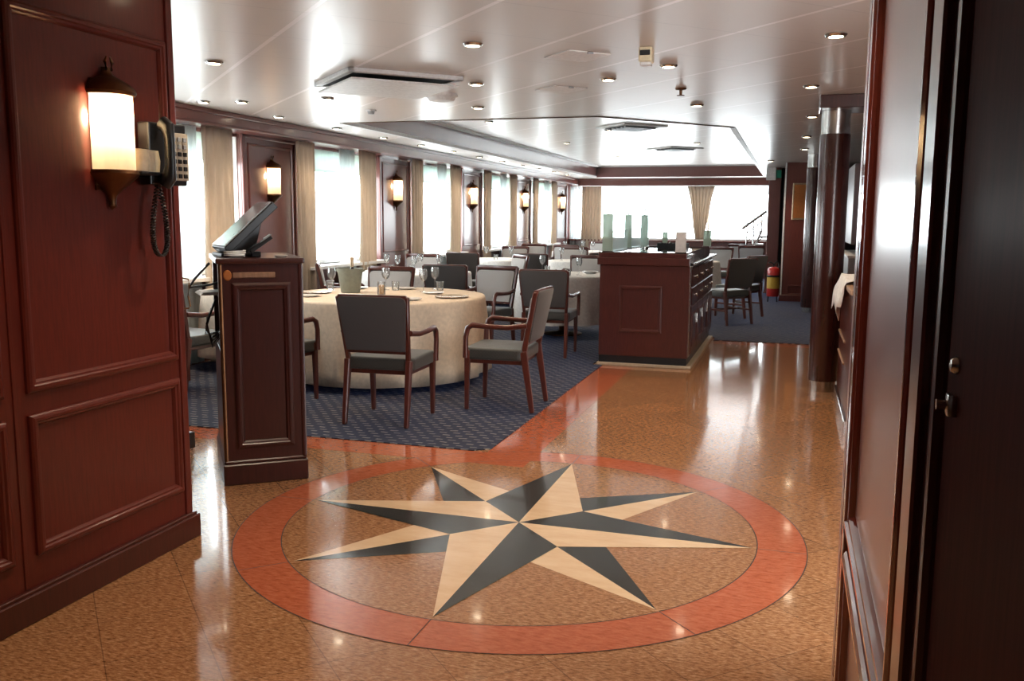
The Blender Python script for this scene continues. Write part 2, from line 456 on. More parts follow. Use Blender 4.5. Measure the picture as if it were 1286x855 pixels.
for p, q in zip(hole[:2], hole[1:3]): b.bar((*p, CZ), (*q, CZ), .03, .014, bev=.003, up=(0, 0, 1))
b.build('recess_edge', 'bronze', ceiling)

# ------------------------------------------------------------------ walls
def panel_mould(b, x, y0, y1, z0, z1, w=.03, out=.016, sgn=1, mat=0, ax='x'):
    """a raised rectangular moulding on a wall at x facing sgn"""
    loops = []
    for ins, h in ((0, -.004), (0, .5), (.12, .8), (.3, 1.0), (.5, 1.0), (.62, .72), (.78, .66), (.9, .3), (1.0, -.004)):
        q = ins * w; d = x + (h * out if h > 0 else h) * sgn
        c4 = [(y0 + q, z0 + q), (y1 - q, z0 + q), (y1 - q, z1 - q), (y0 + q, z1 - q)]
        loops.append([b.bm.verts.new((d, a, c) if ax == 'x' else (a, d, c)) for a, c in c4])
    for p, q in zip(loops, loops[1:] + loops[:1]):
        for k in range(4): b.bm.faces.new((p[k], p[(k + 1) % 4], q[(k + 1) % 4], q[k])).material_index = mat
b = MB()
b.box(-5.74, WX, 1.0, FY, 0, Z_SILL); b.box(-5.74, WX, 1.0, FY, Z_HEAD, CZ + .02)
for c in PANEL_C: b.box(-5.74, WX, c - PH, c + PH, Z_SILL, Z_HEAD)
b.box(-5.74, WX, 1.0, 4.7, Z_SILL, Z_HEAD)
b.box(-5.74, WX, 22.6, FY, Z_SILL, Z_HEAD)
wall_left = struct(b.build('wall_left', 'wall_gloss'))
for c in PANEL_C:
    b = MB(); b.box(WX - .01, WX + .05, c - PH, c + PH, .0, 2.36, .004)
    for s in (-1, 1): b.box(WX + .05, WX + .075, c + s * (PH - .035) - .035, c + s * (PH - .035) + .035, .0, 2.36, .008, 2, 1)
    b.box(WX + .05, WX + .075, c - PH, c + PH, 2.27, 2.36, .006, 1, 1)
    panel_mould(b, WX + .05, c - PH + .12, c + PH - .12, .95, 2.22, .03, .016, 1, 1)
    b.build('pier_panel', ['wall_gloss', 'mahog_gloss'], wall_left)
# fascia over the curtains
b = MB(); b.box(WX, -5.30, 1.0, FY, 2.30, CZ); b.box(-5.30, -5.275, 1.0, FY - .2, 2.405, CZ, .006); b.box(-5.30, -5.285, 1.0, FY - .2, 2.30, 2.325, .004)
struct(b.build('trim_1', 'mahog_gloss'))
b = MB(); b.box(-5.3, -.35, FY - .2, FY, 2.27, CZ); b.box(-5.3, -.35, FY - .225, FY - .2, 2.40, CZ, .006); b.box(-5.3, -.35, FY - .215, FY - .2, 2.27, 2.30, .004)
struct(b.build('trim_2', 'mahog_gloss'))
# far wall with the wide window
b = MB(); b.box(-5.85, RX, FY, FY + .2, 0, .92); b.box(-5.85, RX, FY, FY + .2, 2.3, CZ + .02)
b.box(-5.85, -5.58, FY, FY + .2, .92, 2.3); b.box(-.35, RX, FY, FY + .2, .92, 2.3)
struct(b.build('wall_far', 'wall_gloss'))
b = MB(); b.box(RX, RX + .2, 3.2, FY + .2, 0, CZ + .02); struct(b.build('wall_right', 'mahog_dark'))
b = MB(); b.box(-6.0, 2.2, -2.75, -2.6, 0, CZ + .02); struct(b.build('wall_back', 'mahog_dark'))
b = MB(); b.box(-6.0, -5.6, .95, 1.0, 0, CZ); b.box(-6, -5.85, -2.6, 1.0, 0, CZ); b.box(-5.85,-2.72,.95,1.0,0,CZ); struct(b.build('wall_side', 'mahog_dark'))
# windows: frame + pane
wn = 0
def window(y0, y1):
    global wn; wn += 1
    b = MB()
    for (a, c, d, e) in ((y0, y1, Z_SILL, Z_SILL + .05), (y0, y1, Z_HEAD - .05, Z_HEAD), (y0, y0 + .05, Z_SILL, Z_HEAD), (y1 - .05, y1, Z_SILL, Z_HEAD)):
        b.box(-5.76, -5.70, a, c, d, e, .004)
    for s in (y0, y1): b.box(-5.70, -5.595, s - .012, s + .012, Z_SILL, Z_HEAD, .003)
    f = struct(b.build('window_%d' % wn, 'white'))
    b = MB(); b.box(-5.735, -5.728, y0 + .04, y1 - .04, Z_SILL + .04, Z_HEAD - .04); b.build('pane', 'pane', f)
    b = MB(); b.box(-5.70, -5.40, y0, y1, Z_SILL - .04, Z_SILL, .006); b.build('sill', 'white', f)
for c in PANEL_C[:-1]: window(c + PH, c + 3.28 - PH)
b = MB()
for x in (-5.58, -2.06, -.40): b.box(x, x + .05, FY + .08, FY + .14, .92, 2.3, .004)
b.box(-5.58, -.35, FY + .08, FY + .14, .92, .97); b.box(-5.58, -.35, FY + .08, FY + .14, 2.25, 2.3)
wf = struct(b.build('window_%d' % (wn + 1), 'white'))
b = MB(); b.box(-5.55, -.37, FY + .105, FY + .112, .95, 2.27); b.build('pane', 'pane', wf)
b = MB(); b.box(-5.55, -.35, FY - .12, FY + .06, .88, .92, .006); b.build('sill', 'mahog_gloss', wf)

# near left panelled wall (beside the camera)
LX = -2.56
b = MB(); b.box(LX - .16, LX, -2.6, 3.34, 0, CZ)
b.box(LX - .003, LX + .005, 2.412, 2.428, .12, CZ, .002)
wl = struct(b.build('wall_entry_left', 'mahog'))
b = MB()
for y0, y1 in ((2.47, 3.29), (1.45, 2.37), (.4, 1.35)):
    panel_mould(b, LX, y0, y1, .23, .745, .045, .022); panel_mould(b, LX, y0, y1, .825, 2.17, .045, .022)
b.box(LX - .01, LX + .012, 3.305, 3.345, .1, CZ, .008, 2)
b.box(LX - .12, LX - .04, 3.335, 3.352, .1, CZ, .005)
b.build('panel_moulding', 'mahog', wl)
b = MB(); b.box(LX - .17, LX + .03, -2.6, 3.375, 0, .105, .004); b.box(LX - .16, LX + .02, -2.6, 3.365, .1, .118, .004)
struct(b.build('baseboard_left', 'mahog_dark'))
# near right panelled wall
QX = .185
b = MB(); b.box(QX + .012, QX + .34, 1.40, 2.86, 0, CZ)
b.box(QX - .005, QX + .35, 2.70, 2.875, 0, CZ, .006)
b.box(QX + .02, QX + .34, -2.6, 1.40, 0, CZ)
wr = struct(b.build('wall_entry_right', 'entry_gloss'))
b = MB()
b.box(QX - .012, QX + .02, 2.60, 2.66, .1, CZ, .01, 2)
b.box(QX - .012, QX + .02, 2.69, 2.71, .1, CZ, .006, 2)
for z0, z1 in ((.60, 2.3), (-.2, .535)): panel_mould(b, QX + .012, 1.46, 2.585, z0, z1, .055, .026, -1)
b.build('panel_moulding', 'mould_gloss', wr)
b = MB(); b.box(QX - .015, QX + .3, 1.17, 1.40, 0, CZ, .01, 2); b.box(QX - .028, QX - .01, 1.20, 1.225, 0, CZ, .004); struct(b.build('trim_3', 'mahog_dark'))
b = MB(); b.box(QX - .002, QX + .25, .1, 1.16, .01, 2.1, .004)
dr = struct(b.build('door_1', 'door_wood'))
b = MB()
for z in (1.245, 1.305): b.lathe([(0, .010), (.007, .008), (.010, .003), (.010, 0)], 12, (0, 0, 0)); break
me = b
for v in me.bm.verts: v.co = Matrix.Translation((QX - .002, 1.095, 1.29)) @ Matrix.Rotation(-PI / 2, 4, 'Y') @ v.co
s1 = me.build('door_screw', 'chrome', dr, True)
b = MB(); b.box(QX - .012, QX, 1.085, 1.105, 1.232, 1.258, .004, 2); b.tube([(QX - .012, 1.095, 1.245), (QX - .022, 1.095, 1.245)], .006, 10)
b.build('door_catch', 'chrome', dr, True)

# far right bulkheads
b = MB(); b.box(-.17, .62, 16.8, FY, 0, CZ, .008); b.box(-.185, -.15, 16.785, 16.83, 0, CZ, .005, 1, 1); panel_mould(b, 16.8, -.06, .55, .12, .3, .03, .014, -1, 0, 'y')
b.box(-.19, .62, 16.77, 16.8, 0, .12, .006)
bk = struct(b.build('wall_bulkhead', ['mahog_gloss', 'white']))
b = MB(); b.box(-.50, -.27, 18.55, 19.0, 0, CZ, .01); b.box(-.27, -.17, 18.7, 18.8, 0, CZ, .0, 1, 1)
struct(b.build('wall_jamb', ['wall_gloss', 'slot']))
b = MB(); b.box(RX - .25, RX, 6.0, 16.8, 2.15, CZ, .01); b.box(.16, RX, 7.85, 8.30, 2.345, CZ, .006)
struct(b.build('trim_4', 'mahog_dark'))

# ------------------------------------------------------------------ round pillars
b = MB(); b.lathe([(.119, .11), (.119, 2.14)], 40)
def pillar(loc, label):
    t = thing('round_pillar', label, 'pillar', loc, 0, 'mahogany pillars')
    b = MB(); b.lathe([(0, .09), (.119, .09), (.121, .1), (.121, 2.14), (.119, 2.15), (0, 2.15)], 48); b.build('shaft', 'pillar', t, True)
    b = MB(); b.lathe([(0, .0), (.105, .0), (.105, .088), (0, .088)], 48); b.build('base_collar', 'chrome', t, True)
    b = MB(); b.lathe([(0, 2.152), (.115, 2.152), (.115, 2.343), (0, 2.343)], 48); b.build('capital_collar', 'chrome', t, True)
    return t
b.bm.free()
pillar((.297, 8.07, 0), 'tall round mahogany pillar with steel collars beside the buffet counter')
p2 = pillar((.28, 14.85, 0), 'round mahogany pillar farther back, in front of the bulkhead')
for ch in kids(p2):
    if ch.name.startswith('capital'): ch.scale = (1, 1, 2.448 / 2.343); 
    elif ch.name.startswith('shaft'): ch.scale = (1, 1, 1.04)

# ------------------------------------------------------------------ curtains and blinds
def curtain(name, label, y0, y1, x, z0, z1, folds, amp, mat, pinch=0, axis='y', group=None):
    b = MB(); nu, nz = folds * 10, 14
    g = []
    for j in range(nz + 1):
        z = z1 + (z0 - z1) * j / nz; row = []
        k = 1 - pinch * (j / nz) ** .8
        cc = (y0 + y1) / 2
        for i in range(nu + 1):
            u = i / nu; y = cc + (y0 + (y1 - y0) * u - cc) * k
            w = amp * (.7 + .3 * math.sin(u * 5 + 1)) * math.sin(2 * PI * folds * u + .25 * math.sin(j * .5 + u * 7)) * (.8 + .35 * j / nz)
            y += .012 * math.sin(j * .45 + u * 11) * (j / nz)
            row.append(b.bm.verts.new((x + w, y, z) if axis == 'y' else (y, x + w, z)))
        g.append(row)
    for j in range(nz):
        for i in range(nu): b.bm.faces.new((g[j][i], g[j][i + 1], g[j + 1][i + 1], g[j + 1][i]))
    o = b.build(name, mat, None, True, 80)
    md = o.modifiers.new('thickness', 'SOLIDIFY'); md.thickness = .004; md.offset = 0
    return tag(o, label, 'curtain' if 'blind' not in name else 'blind', group)
ordn = ['nearest', 'second', 'third', 'fourth', 'fifth', 'last']
for k, c in enumerate(PANEL_C):
    nxt = PANEL_C[k + 1] if k + 1 < len(PANEL_C) else None
    where = ['hidden pier', 'pier behind the host stand', 'pier of the second sconce', 'pier of the third sconce', 'pier of the fourth sconce', 'pier of the last sconce'][k]
    if k:
        curtain('curtain', 'beige curtain gathered on the near side of the %s' % where, c - 1.38, c - .88, -5.43, .03, 2.30, 4, .040, 'curtain', group='beige window curtains')
        curtain('sheer_curtain', 'white sheer curtain hanging ahead of the %s' % where, c - 1.78, c - 1.36, -5.50, .03, 2.30, 5, .02, 'sheer', group='white sheers')
    if nxt:
        if k: curtain('curtain', 'beige curtain gathered on the far side of the %s' % where, c + .34, c + .76, -5.43, .03, 2.30, 4, .040, 'curtain', group='beige window curtains')
        b = MB(); b.box(-5.66, -5.655, c + PH + .05, c + 3.28 - PH - .05, 2.02, 2.27); b.box(-5.668, -5.647, c + PH + .05, c + 3.28 - PH - .05, 2.0, 2.025, .004)
        tag(b.build('roller_blind', 'blind'), 'pale roller blind half lowered in the %s left window' % ['nearest', 'second', 'third', 'fourth', 'farthest'][k], 'blind', 'roller blinds')
curtain('curtain', 'long beige curtain at the left corner of the far window', -5.22, -4.70, FY - .12, .03, 2.26, 6, .035, 'curtain', axis='x')
curtain('curtain', 'tied beige curtain narrowing downward at the middle of the far window', -2.55, -1.88, FY - .12, .95, 2.26, 7, .03, 'curtain', pinch=.68, axis='x')
curtain('sheer_curtain', 'white sheer curtain in the far left corner of the room', -5.52, -5.24, FY - .08, .03, 2.26, 4, .02, 'sheer', axis='x', group='white sheers')
b = MB(); b.box(-4.5, -.42, FY + .02, FY + .03, 2.08, 2.28); b.box(-4.5, -.42, FY + .015, FY + .035, 2.05, 2.085, .004)
tag(b.build('roller_blind', 'sheer'), 'white roller blind with grey rail across the top of the far window', 'blind')

# ------------------------------------------------------------------ sconces
def make_sconce():
    t = thing('wall_sconce', 'x', 'sconce')
    H = PI / 2
    b = MB(); b.box(-.002, .012, -.075, .075, -.2, .2, .004); b.build('backplate', 'bronze', t)
    b = MB(); b.lathe([(.094, -.142), (.094, .142)], 20, (.012, 0, 0), 0, -H, H); s_ = b.build('shade', 'shade', t, True)
    b = MB()
    b.lathe([(0, .14), (.104, .14), (.110, .152), (.104, .166), (.085, .185), (.05, .205), (.03, .215), (.02, .235), (.022, .245), (0, .25)], 24, (.012, 0, 0), 0, -H, H)
    b.face([(.012, -.104, .14), (.012, .104, .14), (.012, .05, .205), (.012, -.05, .205)]); b.build('cap', 'bronze', t, True)
    b = MB()
    for y in (-.012, .012): b.tube([(.03, y, .235), (.03, y * 1.6, .265), (.03, y * .8, .285)], [.006, .007, .003], 8)
    b.build('finial', 'bronze', t, True)
    b = MB(); b.lathe([(0, -.142), (.102, -.142), (.108, -.155), (.098, -.168), (.07, -.195), (.035, -.225), (.02, -.24), (.016, -.27), (.020, -.28), (0, -.295)], 24, (.012, 0, 0), 0, -H, H)
    b.box(-.002, .006, -.07, .07, -.22, -.142); b.build('bracket', 'bronze', t, True)
    return t
def bulb_in(t):
    l = bpy.data.lights.new('bulb_light', 'POINT'); l.energy = SCONCE_W; l.color = (1, .74, .45); l.shadow_soft_size = .022
    o = bpy.data.objects.new('bulb', l); C.objects.link(o); o.parent = t; o.location = (.058, 0, .06)
sc0 = make_sconce()
spots = [(LX + .002, 2.93, 1.765)] + [(WX + .052, c, 1.835) for c in PANEL_C[1:]]
labs = ['large glowing lantern sconce on the mahogany wall beside the telephone', 'lantern sconce on the pier just behind the host stand', 'second lantern sconce along the window wall from the host stand', 'third lantern sconce along the window wall from the host stand', 'fourth lantern sconce along the window wall from the host stand', 'farthest lantern sconce, on the pier before the far corner']
for i, (p, lb) in enumerate(zip(spots, labs)):
    t = sc0 if i == 0 else dup(sc0)
    t.location = p; t['label'] = lb; t['group'] = 'lantern wall sconces'
SC = [o for o in C.objects if o.name.startswith('wall_sconce')]
for t in SC: bulb_in(t)

# ------------------------------------------------------------------ downlights and other ceiling fittings
def make_down():
    t = thing('downlight', 'x', 'ceiling light')
    b = MB(); b.lathe([(.055, .0), (.060, -.006), (.052, -.016), (.040, -.018), (.040, -.004)], 24); b.build('trim_ring', 'chrome', t, True)
    b = MB(); b.lathe([(0, -.012), (.040, -.012)], 20); b.build('lens', 'lamp', t)
    return t
dl0 = make_down()
near = [(-1.818, 5.07, 'ceiling downlight between the cassette vent and the ceiling box'), (-2.32, 6.54, 'ceiling downlight behind the round speaker'), (-1.32, 6.56, 'ceiling downlight in front of the raised recess middle'),
 (-.83, 6.10, 'ceiling downlight just behind the emergency box'), (.172, 5.34, 'ceiling downlight nearest the right door frame'), (.079, 7.29, 'ceiling downlight just before the pillar beam'),
 (.123, 9.37, 'ceiling downlight just behind the pillar beam'), (-.86, 8.23, 'ceiling downlight near the corner of the raised recess'), (-2.79, 7.92, 'ceiling downlight at the near edge of the raised recess'),
 (-3.835, 7.03, 'ceiling downlight left of the round speaker'), (-3.66, 5.21, 'ceiling downlight left of the cassette vent'), (-4.68, 7.04, 'ceiling downlight above the host stand'),
 (.10, 11.6, 'ceiling downlight between the two pillars'), (.10, 13.6, 'ceiling downlight just before the second pillar'), (-.42, 16.2, 'ceiling downlight right of the recess near the bulkhead')]
soff = [(-5.0, 6.94 + 1.22 * k) for k in range(12)]
rec = [(-3.9, 11.5), (-2.6, 13.0), (-3.7, 15.0), (-1.5, 12.0), (-3.5, 18.5), (-1.6, 15.5)]
hid = [(-1.6, 2.2), (-.3, 2.6), (-1.4, .6), (-2.1, 3.6), (-.2, 4.0)]  # unseen downlights added to light the near floor
def down(x, y, z, label, group, power):
    global first
    t = dl0 if first else dup(dl0); first = False
    t.location = (x, y, z); tag(t, label, None, group)
    l = bpy.data.lights.new('downlight_beam', 'SPOT'); l.energy = power; l.color = (1, .80, .58); l.spot_size = math.radians(110); l.spot_blend = .7; l.shadow_soft_size = .04
    o = bpy.data.objects.new('beam', l); C.objects.link(o); o.parent = t; o.location = (0, 0, -.03)
first = True
for x, y, lb in near: down(x, y, CZ, lb, 'ceiling downlights', SPOT_W)
for i, (x, y) in enumerate(soff): down(x, y, CZ, '%s soffit downlight along the window fascia' % (['nearest', 'second', 'third', 'fourth', 'fifth', 'sixth', 'seventh', 'eighth', 'ninth', 'tenth', 'eleventh', 'farthest'][i]), 'soffit downlights', 12)
for (x, y), lb in zip(rec, ['near left', 'near middle', 'middle left', 'near right', 'far left', 'middle right']): down(x, y, RZ, 'small downlight at the %s of the raised ceiling recess' % lb, 'recess downlights', 20)
for (x, y), lb in zip(hid, ['over the near floor on the left', 'over the near floor on the right', 'behind the camera', 'by the panelled wall', 'by the right wall']): down(x, y, CZ, 'added unseen downlight %s' % lb, 'added downlights', SPOT_W * 1.3)

R45 = Matrix.Rotation(PI / 4, 4, 'Z')
t = thing('cassette_vent', 'large square air conditioning cassette hanging under the near ceiling', 'vent', (-2.90, 6.22, CZ), PI / 4)
b = MB()
for s in (-1, 1): b.box(s * .40 - .025, s * .40 + .025, -.425, .425, -.03, 0, .004); b.box(-.425, .425, s * .40 - .025, s * .40 + .025, -.03, 0, .004)
b.build('frame', 'white', t)
b = MB(); b.box(-.375, .375, -.375, .375, -.02, -.001); b.build('gap_shade', 'slot', t)  # dark sheet colours in the shadow gap above the drop panel
b = MB(); b.box(-.40, .40, -.40, .40, -.075, -.06, .006, 2); b.box(-.05, .05, -.05, .05, -.06, -.018); b.build('drop_panel', 'white', t)
t = thing('round_speaker', 'round white ceiling speaker behind the cassette vent', 'speaker', (-2.80, 7.05, CZ))
b = MB(); b.lathe([(.13, 0), (.135, -.02), (.125, -.03), (0, -.03)], 32); b.build('rim', 'white', t, True)
b = MB(); b.lathe([(.115, -.03), (.10, -.055), (.0, -.062)], 32); b.build('grille', 'white', t, True)
t = thing('emergency_light', 'cream boxy emergency light fixed under the ceiling', 'ceiling fitting', (-.877, 5.48, CZ), 0)
b = MB(); b.box(-.04, .04, -.05, .05, -.085, 0, .01, 2); b.build('housing', 'cream_plastic', t)
b = MB(); b.box(-.03, .03, -.056, -.05, -.05, -.02, .003); b.build('slot', 'slot', t)
b = MB(); b.box(-.032, .032, -.035, .035, -.105, -.085, .006, 2); b.build('lens', 'white', t)
t = thing('sprinkler', 'small bronze ceiling sprinkler behind the emergency light', 'sprinkler', (-.88, 7.21, CZ))
b = MB(); b.lathe([(.045, 0), (.04, -.01), (.012, -.014), (.010, -.05), (0, -.05)], 16); b.build('escutcheon', 'bronze', t, True)
b = MB(); b.lathe([(0, -.05), (.03, -.052), (.03, -.056), (0, -.058)], 16); b.build('deflector', 'bronze', t, True)
for (x, y, z, lb) in ((-3.85, 7.9, CZ, 'tiny smoke detector on the ceiling before the recess corner'), (-1.85, 9.5, RZ, 'small grey smoke detector just inside the raised recess')):
    t = thing('smoke_detector', lb, 'detector', (x, y, z), 0, 'smoke detectors')
    b = MB(); b.lathe([(.05, 0), (.05, -.015), (0, -.016)], 20); b.build('base', 'white', t, True)
    b = MB(); b.lathe([(.036, -.015), (.028, -.04), (0, -.044)], 20); b.build('sensor', 'grey_plastic', t, True)
for (x, y, lb) in ((-1.33, 5.62, 'square ceiling access hatch right of the cassette vent'), (-1.78, 7.0, 'square ceiling access hatch farther back, right of the speaker')):
    t = thing('access_hatch', lb, 'hatch', (x, y, CZ), PI / 4, 'ceiling access hatches')
    b = MB(); b.box(-.15, .15, -.15, .15, -.008, 0, .003); b.build('lid', 'white', t)
    b = MB(); b.box(-.02, .02, -.16, -.145, -.014, -.002, .002); b.build('latch', 'grey_plastic', t)
for (x, y, lb) in ((-2.2, 12.6, 'nearer square air vent in the raised recess'), (-2.1, 16.6, 'farther square air vent in the raised recess')):
    t = thing('air_vent', lb, 'vent', (x, y, RZ), PI / 4, 'recess air vents')
    b = MB(); b.box(-.36, .36, -.36, .36, -.02, 0, .004); b.build('plate', 'white', t)
    b = MB(); b.box(-.26, .26, -.26, .26, -.024, -.019); b.build('opening', 'slot', t)
    b = MB()
    for k in range(-2, 3): b.box(-.25, .25, k * .1 - .025, k * .1 + .015, -.045, -.024, .003)
    b.build('louvre', 'grey_plastic', t)
t = thing('exit_sign', 'small white exit box with green face above the door jamb', 'sign', (-.42, 18.40, 2.40))
b = MB(); b.box(-.13, .05, -.06, .06, -.19, .05, .006); b.build('housing', 'white', t)
b = MB(); b.box(.05, .058, -.055, .055, -.17, .03); b.box(.06, .15, -.02, .02, -.15, .0, .005); b.build('sign_face', 'green', t)

# ------------------------------------------------------------------ telephone, dispenser, hook
t = thing('wall_telephone', 'black corded wall telephone on the mahogany wall beside the sconce', 'telephone', (LX + .016, 3.19, 1.705))
b = MB(); b.prism([(0, -.10), (.055, -.10), (.085, .09), (.06, .12), (0, .12)], -.13, .12, 0, .006, 2); b.build('body', 'black', t)
mt = Matrix.Translation((.078, .045, 0)) @ Matrix.Rotation(math.radians(-8), 4, 'Z')
b = MB(); b.box(-.004, .004, -.042, .056, -.11, .085, .002, 1, 0, mt); b.build('keypad_plate', 'beige_plastic', t)
for r in range(6):
    for c_ in range(3):
        b = MB(); b.box(.004, .010, -.034 + c_ * .029, -.014 + c_ * .029, -.10 + r * .03, -.082 + r * .03, .002, 1, 0, mt); b.build('key', 'black' if r < 4 else 'grey_plastic', t)
b = MB()
b.tube([(.085, -.055, .115), (.11, -.055, .10), (.118, -.055, .05), (.118, -.055, -.05), (.11, -.055, -.10), (.085, -.055, -.125)], [.028, .027, .019, .019, .027, .028], 12, 0, 1.15, up=(0, 1, 0))
b.build('handset', 'black', t, True)
b = MB(); pts = []
for k in range(420):
    u = k / 419
    if u < .5: y, z = -.06 - .035 * math.sin(u * 2 * PI), -.12 - .33 * (u * 2)
    else: y, z = -.06 + .06 * math.sin((u - .5) * 2 * PI), -.45 + .33 * ((u - .5) * 2)
    y = -.05 + .045 * math.sin(u * 2 * PI) * (1 if u < .5 else 1); z = -.12 - .30 * math.sin(u * PI)
    a = k * 1.0
    pts.append((.05 + .009 * math.cos(a), y + .009 * math.sin(a), z))
b.tube(pts, 0.0036, 5); b.build('coiled_cord', 'black', t, True)
t = thing('paper_roll_holder', 'cream ribbed box on a bracket between sconce and telephone', 'box', (LX + .002, 3.05, 1.64))
b = MB()
for k in range(3): b.lathe([(.0, -.045), (.038, -.045), (.042, .0), (.036, .04), (0, .045)], 16, (.055 - k * .004, -.005 + k * .035, .03))
b.build('ribbed_body', 'cream_plastic', t, True)
b = MB(); b.box(-.002, .10, -.05, .11, -.03, -.017, .003); b.box(-.002, .006, -.05, .11, -.03, .06, .002); b.build('bracket', 'black', t)
t = thing('brass_hook', 'small brass door hook hanging from the end of the panelled wall', 'hook', (LX - .08, 3.352, 1.165))
b = MB(); b.box(-.01, .01, 0, .008, -.03, .02, .003); b.build('plate', 'brass', t)
b = MB(); b.tube([(0, 0, .008), (0, .03, .012), (.04, .05, .01), (.075, .05, .005), (.078, .05, -.02), (.070, .05, -.07), (.080, .05, -.115), (.07, .05, -.125), (.04, .05, -.128)], .004, 8); b.build('hook_arm', 'brass', t, True)
t = thing('door_stop', 'black door stop near the foot of the panelled wall end', 'door stop', (LX - .05, 3.352, .45))
b = MB(); b.box(-.025, .055, 0, .04, -.045, .03, .006, 2); b.build('block', 'black', t)
b = MB(); b.box(.0, .02, .04, .047, -.02, .01, .003, 1); b.build('pad', 'grey_plastic', t)

# ------------------------------------------------------------------ host stand
HY = math.radians(38)
t = thing('host_stand', 'shade-darkened mahogany host stand with panelled front and open left side', 'podium', (-2.875, 4.045, 0), HY)
W_, D_, PZ = .45, .74, 1.20
b = MB(); b.box(0, W_, 0, D_, 0, .115, .006); b.box(.006, W_ - .006, .006, D_ - .006, .115, .135, .006); b.build('plinth', 'stand_wood', t)
b = MB(); b.box(.012, W_ - .012, .012, .035, .13, PZ); b.box(W_ - .035, W_ - .012, .035, D_ - .012, .13, PZ); b.box(.012, W_ - .012, D_ - .035, D_ - .012, .13, PZ)
b.box(.012, .03, .035, D_ - .035, .13, .72)
b.build('carcass', 'stand_wood', t)
b = MB(); panel_mould(b, .012, .075, W_ - .07, .20, PZ - .10, .045, .016, -1, 0, 'y'); b.build('panel_moulding', 'stand_wood', t)
b = MB(); b.box(.006, .028, .006, .028, .13, PZ, .008, 2); b.build('corner_bead', 'bronze', t)
b = MB(); b.box(W_ - .03, W_ - .004, .004, .03, .13, PZ, .008, 2); b.build('corner_bead', 'stand_wood', t)
b = MB(); b.box(-.006, W_ + .006, -.006, D_, PZ, PZ + .03, .01, 2); b.build('top', 'stand_wood', t)
b = MB(); b.box(.08, W_ - .15, .004, .014, PZ - .075, PZ - .045, .004); o = b.build('worn_strip', 'worn', t); o['label'] = 'pale worn wooden strip'
b = MB(); b.lathe([(0, .006), (.018, .005), (.022, 0)], 20)
for v in b.bm.verts: v.co = Matrix.Translation((.055, .012, PZ - .06)) @ Matrix.Rotation(PI / 2, 4, 'X') @ Matrix.Scale(1.3, 4, (0, 1, 0)) @ v.co
b.build('lock', 'orange', t, True)
for z in (.74, 1.0):
    b = MB(); b.box(.02, W_ - .03, .035, D_ - .03, z, z + .018); b.build('shelf', 'stand_wood', t)
mt0 = Matrix.Translation((-2.875, 4.045, 0)) @ Matrix.Rotation(HY, 4, 'Z')
def on_stand(name, label, cat, x, y, z, rz=0):
    p = mt0 @ Vector((x, y, z)); return thing(name, label, cat, p, HY + rz)
TZ = PZ + .031
t = on_stand('touch_terminal', 'slanted black touch screen terminal with glaring white screen on the host stand', 'terminal', .02, .16, TZ, math.radians(9))
a = math.radians(43)
mt = Matrix.Translation((.03, 0, .06)) @ Matrix.Rotation(-a, 4, 'Y')
b = MB(); b.box(-.01, .36, -.02, .30, -.05, -.006, .006, 2, 0, mt); b.build('housing', 'black', t)
b = MB(); b.box(.0, .35, -.012, .292, -.006, .0, .001, 1, 0, mt); b.build('screen', 'screen' if 'screen' in M else 'grey_plastic', t)
b = MB(); b.prism([(.06, .0), (.20, .0), (.26, .22), (.20, .20)], 0, .2, 0, .005, 1, Matrix.Translation((0, .24, 0)) @ Matrix.Rotation(PI / 2, 4, 'X')); b.build('wedge_stand', 'black', t)
b = MB(); b.box(.02, .22, .02, .26, 0, .018, .005, 2); b.build('foot', 'black', t)
t = on_stand('card_reader', 'small grey card reader tilted behind the touch screen', 'card reader', .19, .10, TZ)
mt = Matrix.Translation((0, 0, .02)) @ Matrix.Rotation(math.radians(-35), 4, 'Y')
b = MB(); b.box(0, .14, 0, .09, 0, .02, .005, 2, 0, mt); b.build('body', 'black', t)
b = MB(); b.box(.10, .145, .004, .086, .02, .026, .002, 1, 0, mt); b.build('display', 'grey_plastic', t)
b = MB(); b.box(0, .05, .02, .07, 0, .03, .004); b.build('base', 'black', t)
t = on_stand('cable_bundle', 'white coiled cable lying on top of the host stand', 'cable', .10, .07, TZ)
b = MB(); b.tube([(.05 * math.cos(k * .5) * (1 + .02 * k / 6), .03 * math.sin(k * .5), .006 + .0008 * k) for k in range(40)], .004, 6); tag(b.build('coil', 'flesh_paper', t, True))
t = on_stand('dish', 'small white dish on the right end of the host stand top', 'dish', .34, .08, TZ)
b = MB(); b.lathe([(0, 0), (.025, 0), (.035, .010), (.033, .012), (.024, .004), (0, .004)], 20); b.build('bowl', 'china', t, True)
t = on_stand('paper_stack', 'white papers jutting from the open side of the host stand', 'papers', -.05, .2, 1.021, .1)
b = MB()
for k in range(4): b.box(-.03 + .006 * k, .16, 0 + .004 * k, .22, .004 * k, .004 * k + .0035)
b.build('sheets', 'flesh_paper', t)
b = MB()
b.tube([(-.02, .35, 1.19), (-.10, .38, 1.10), (-.13, .42, 1.05), (-.02, .45, 1.06), (.05, .45, 1.08)], .007, 6)
for k in range(5):
    b.tube([(-.0 - .01 * k, .2 + .05 * k, 1.0 - .03 * k), (-.05, .25 + .05 * k, .86 - .02 * k), (-.02, .3, .72 + .02 * k), (.03, .24 + .04 * k, .80)], .006, 6)
o = b.build('cables', 'black', None, True); o.location = (-2.875, 4.045, 0); o.rotation_euler = (0, 0, HY)
tag(o, 'tangle of black cables hanging from the open side of the host stand', 'cables')

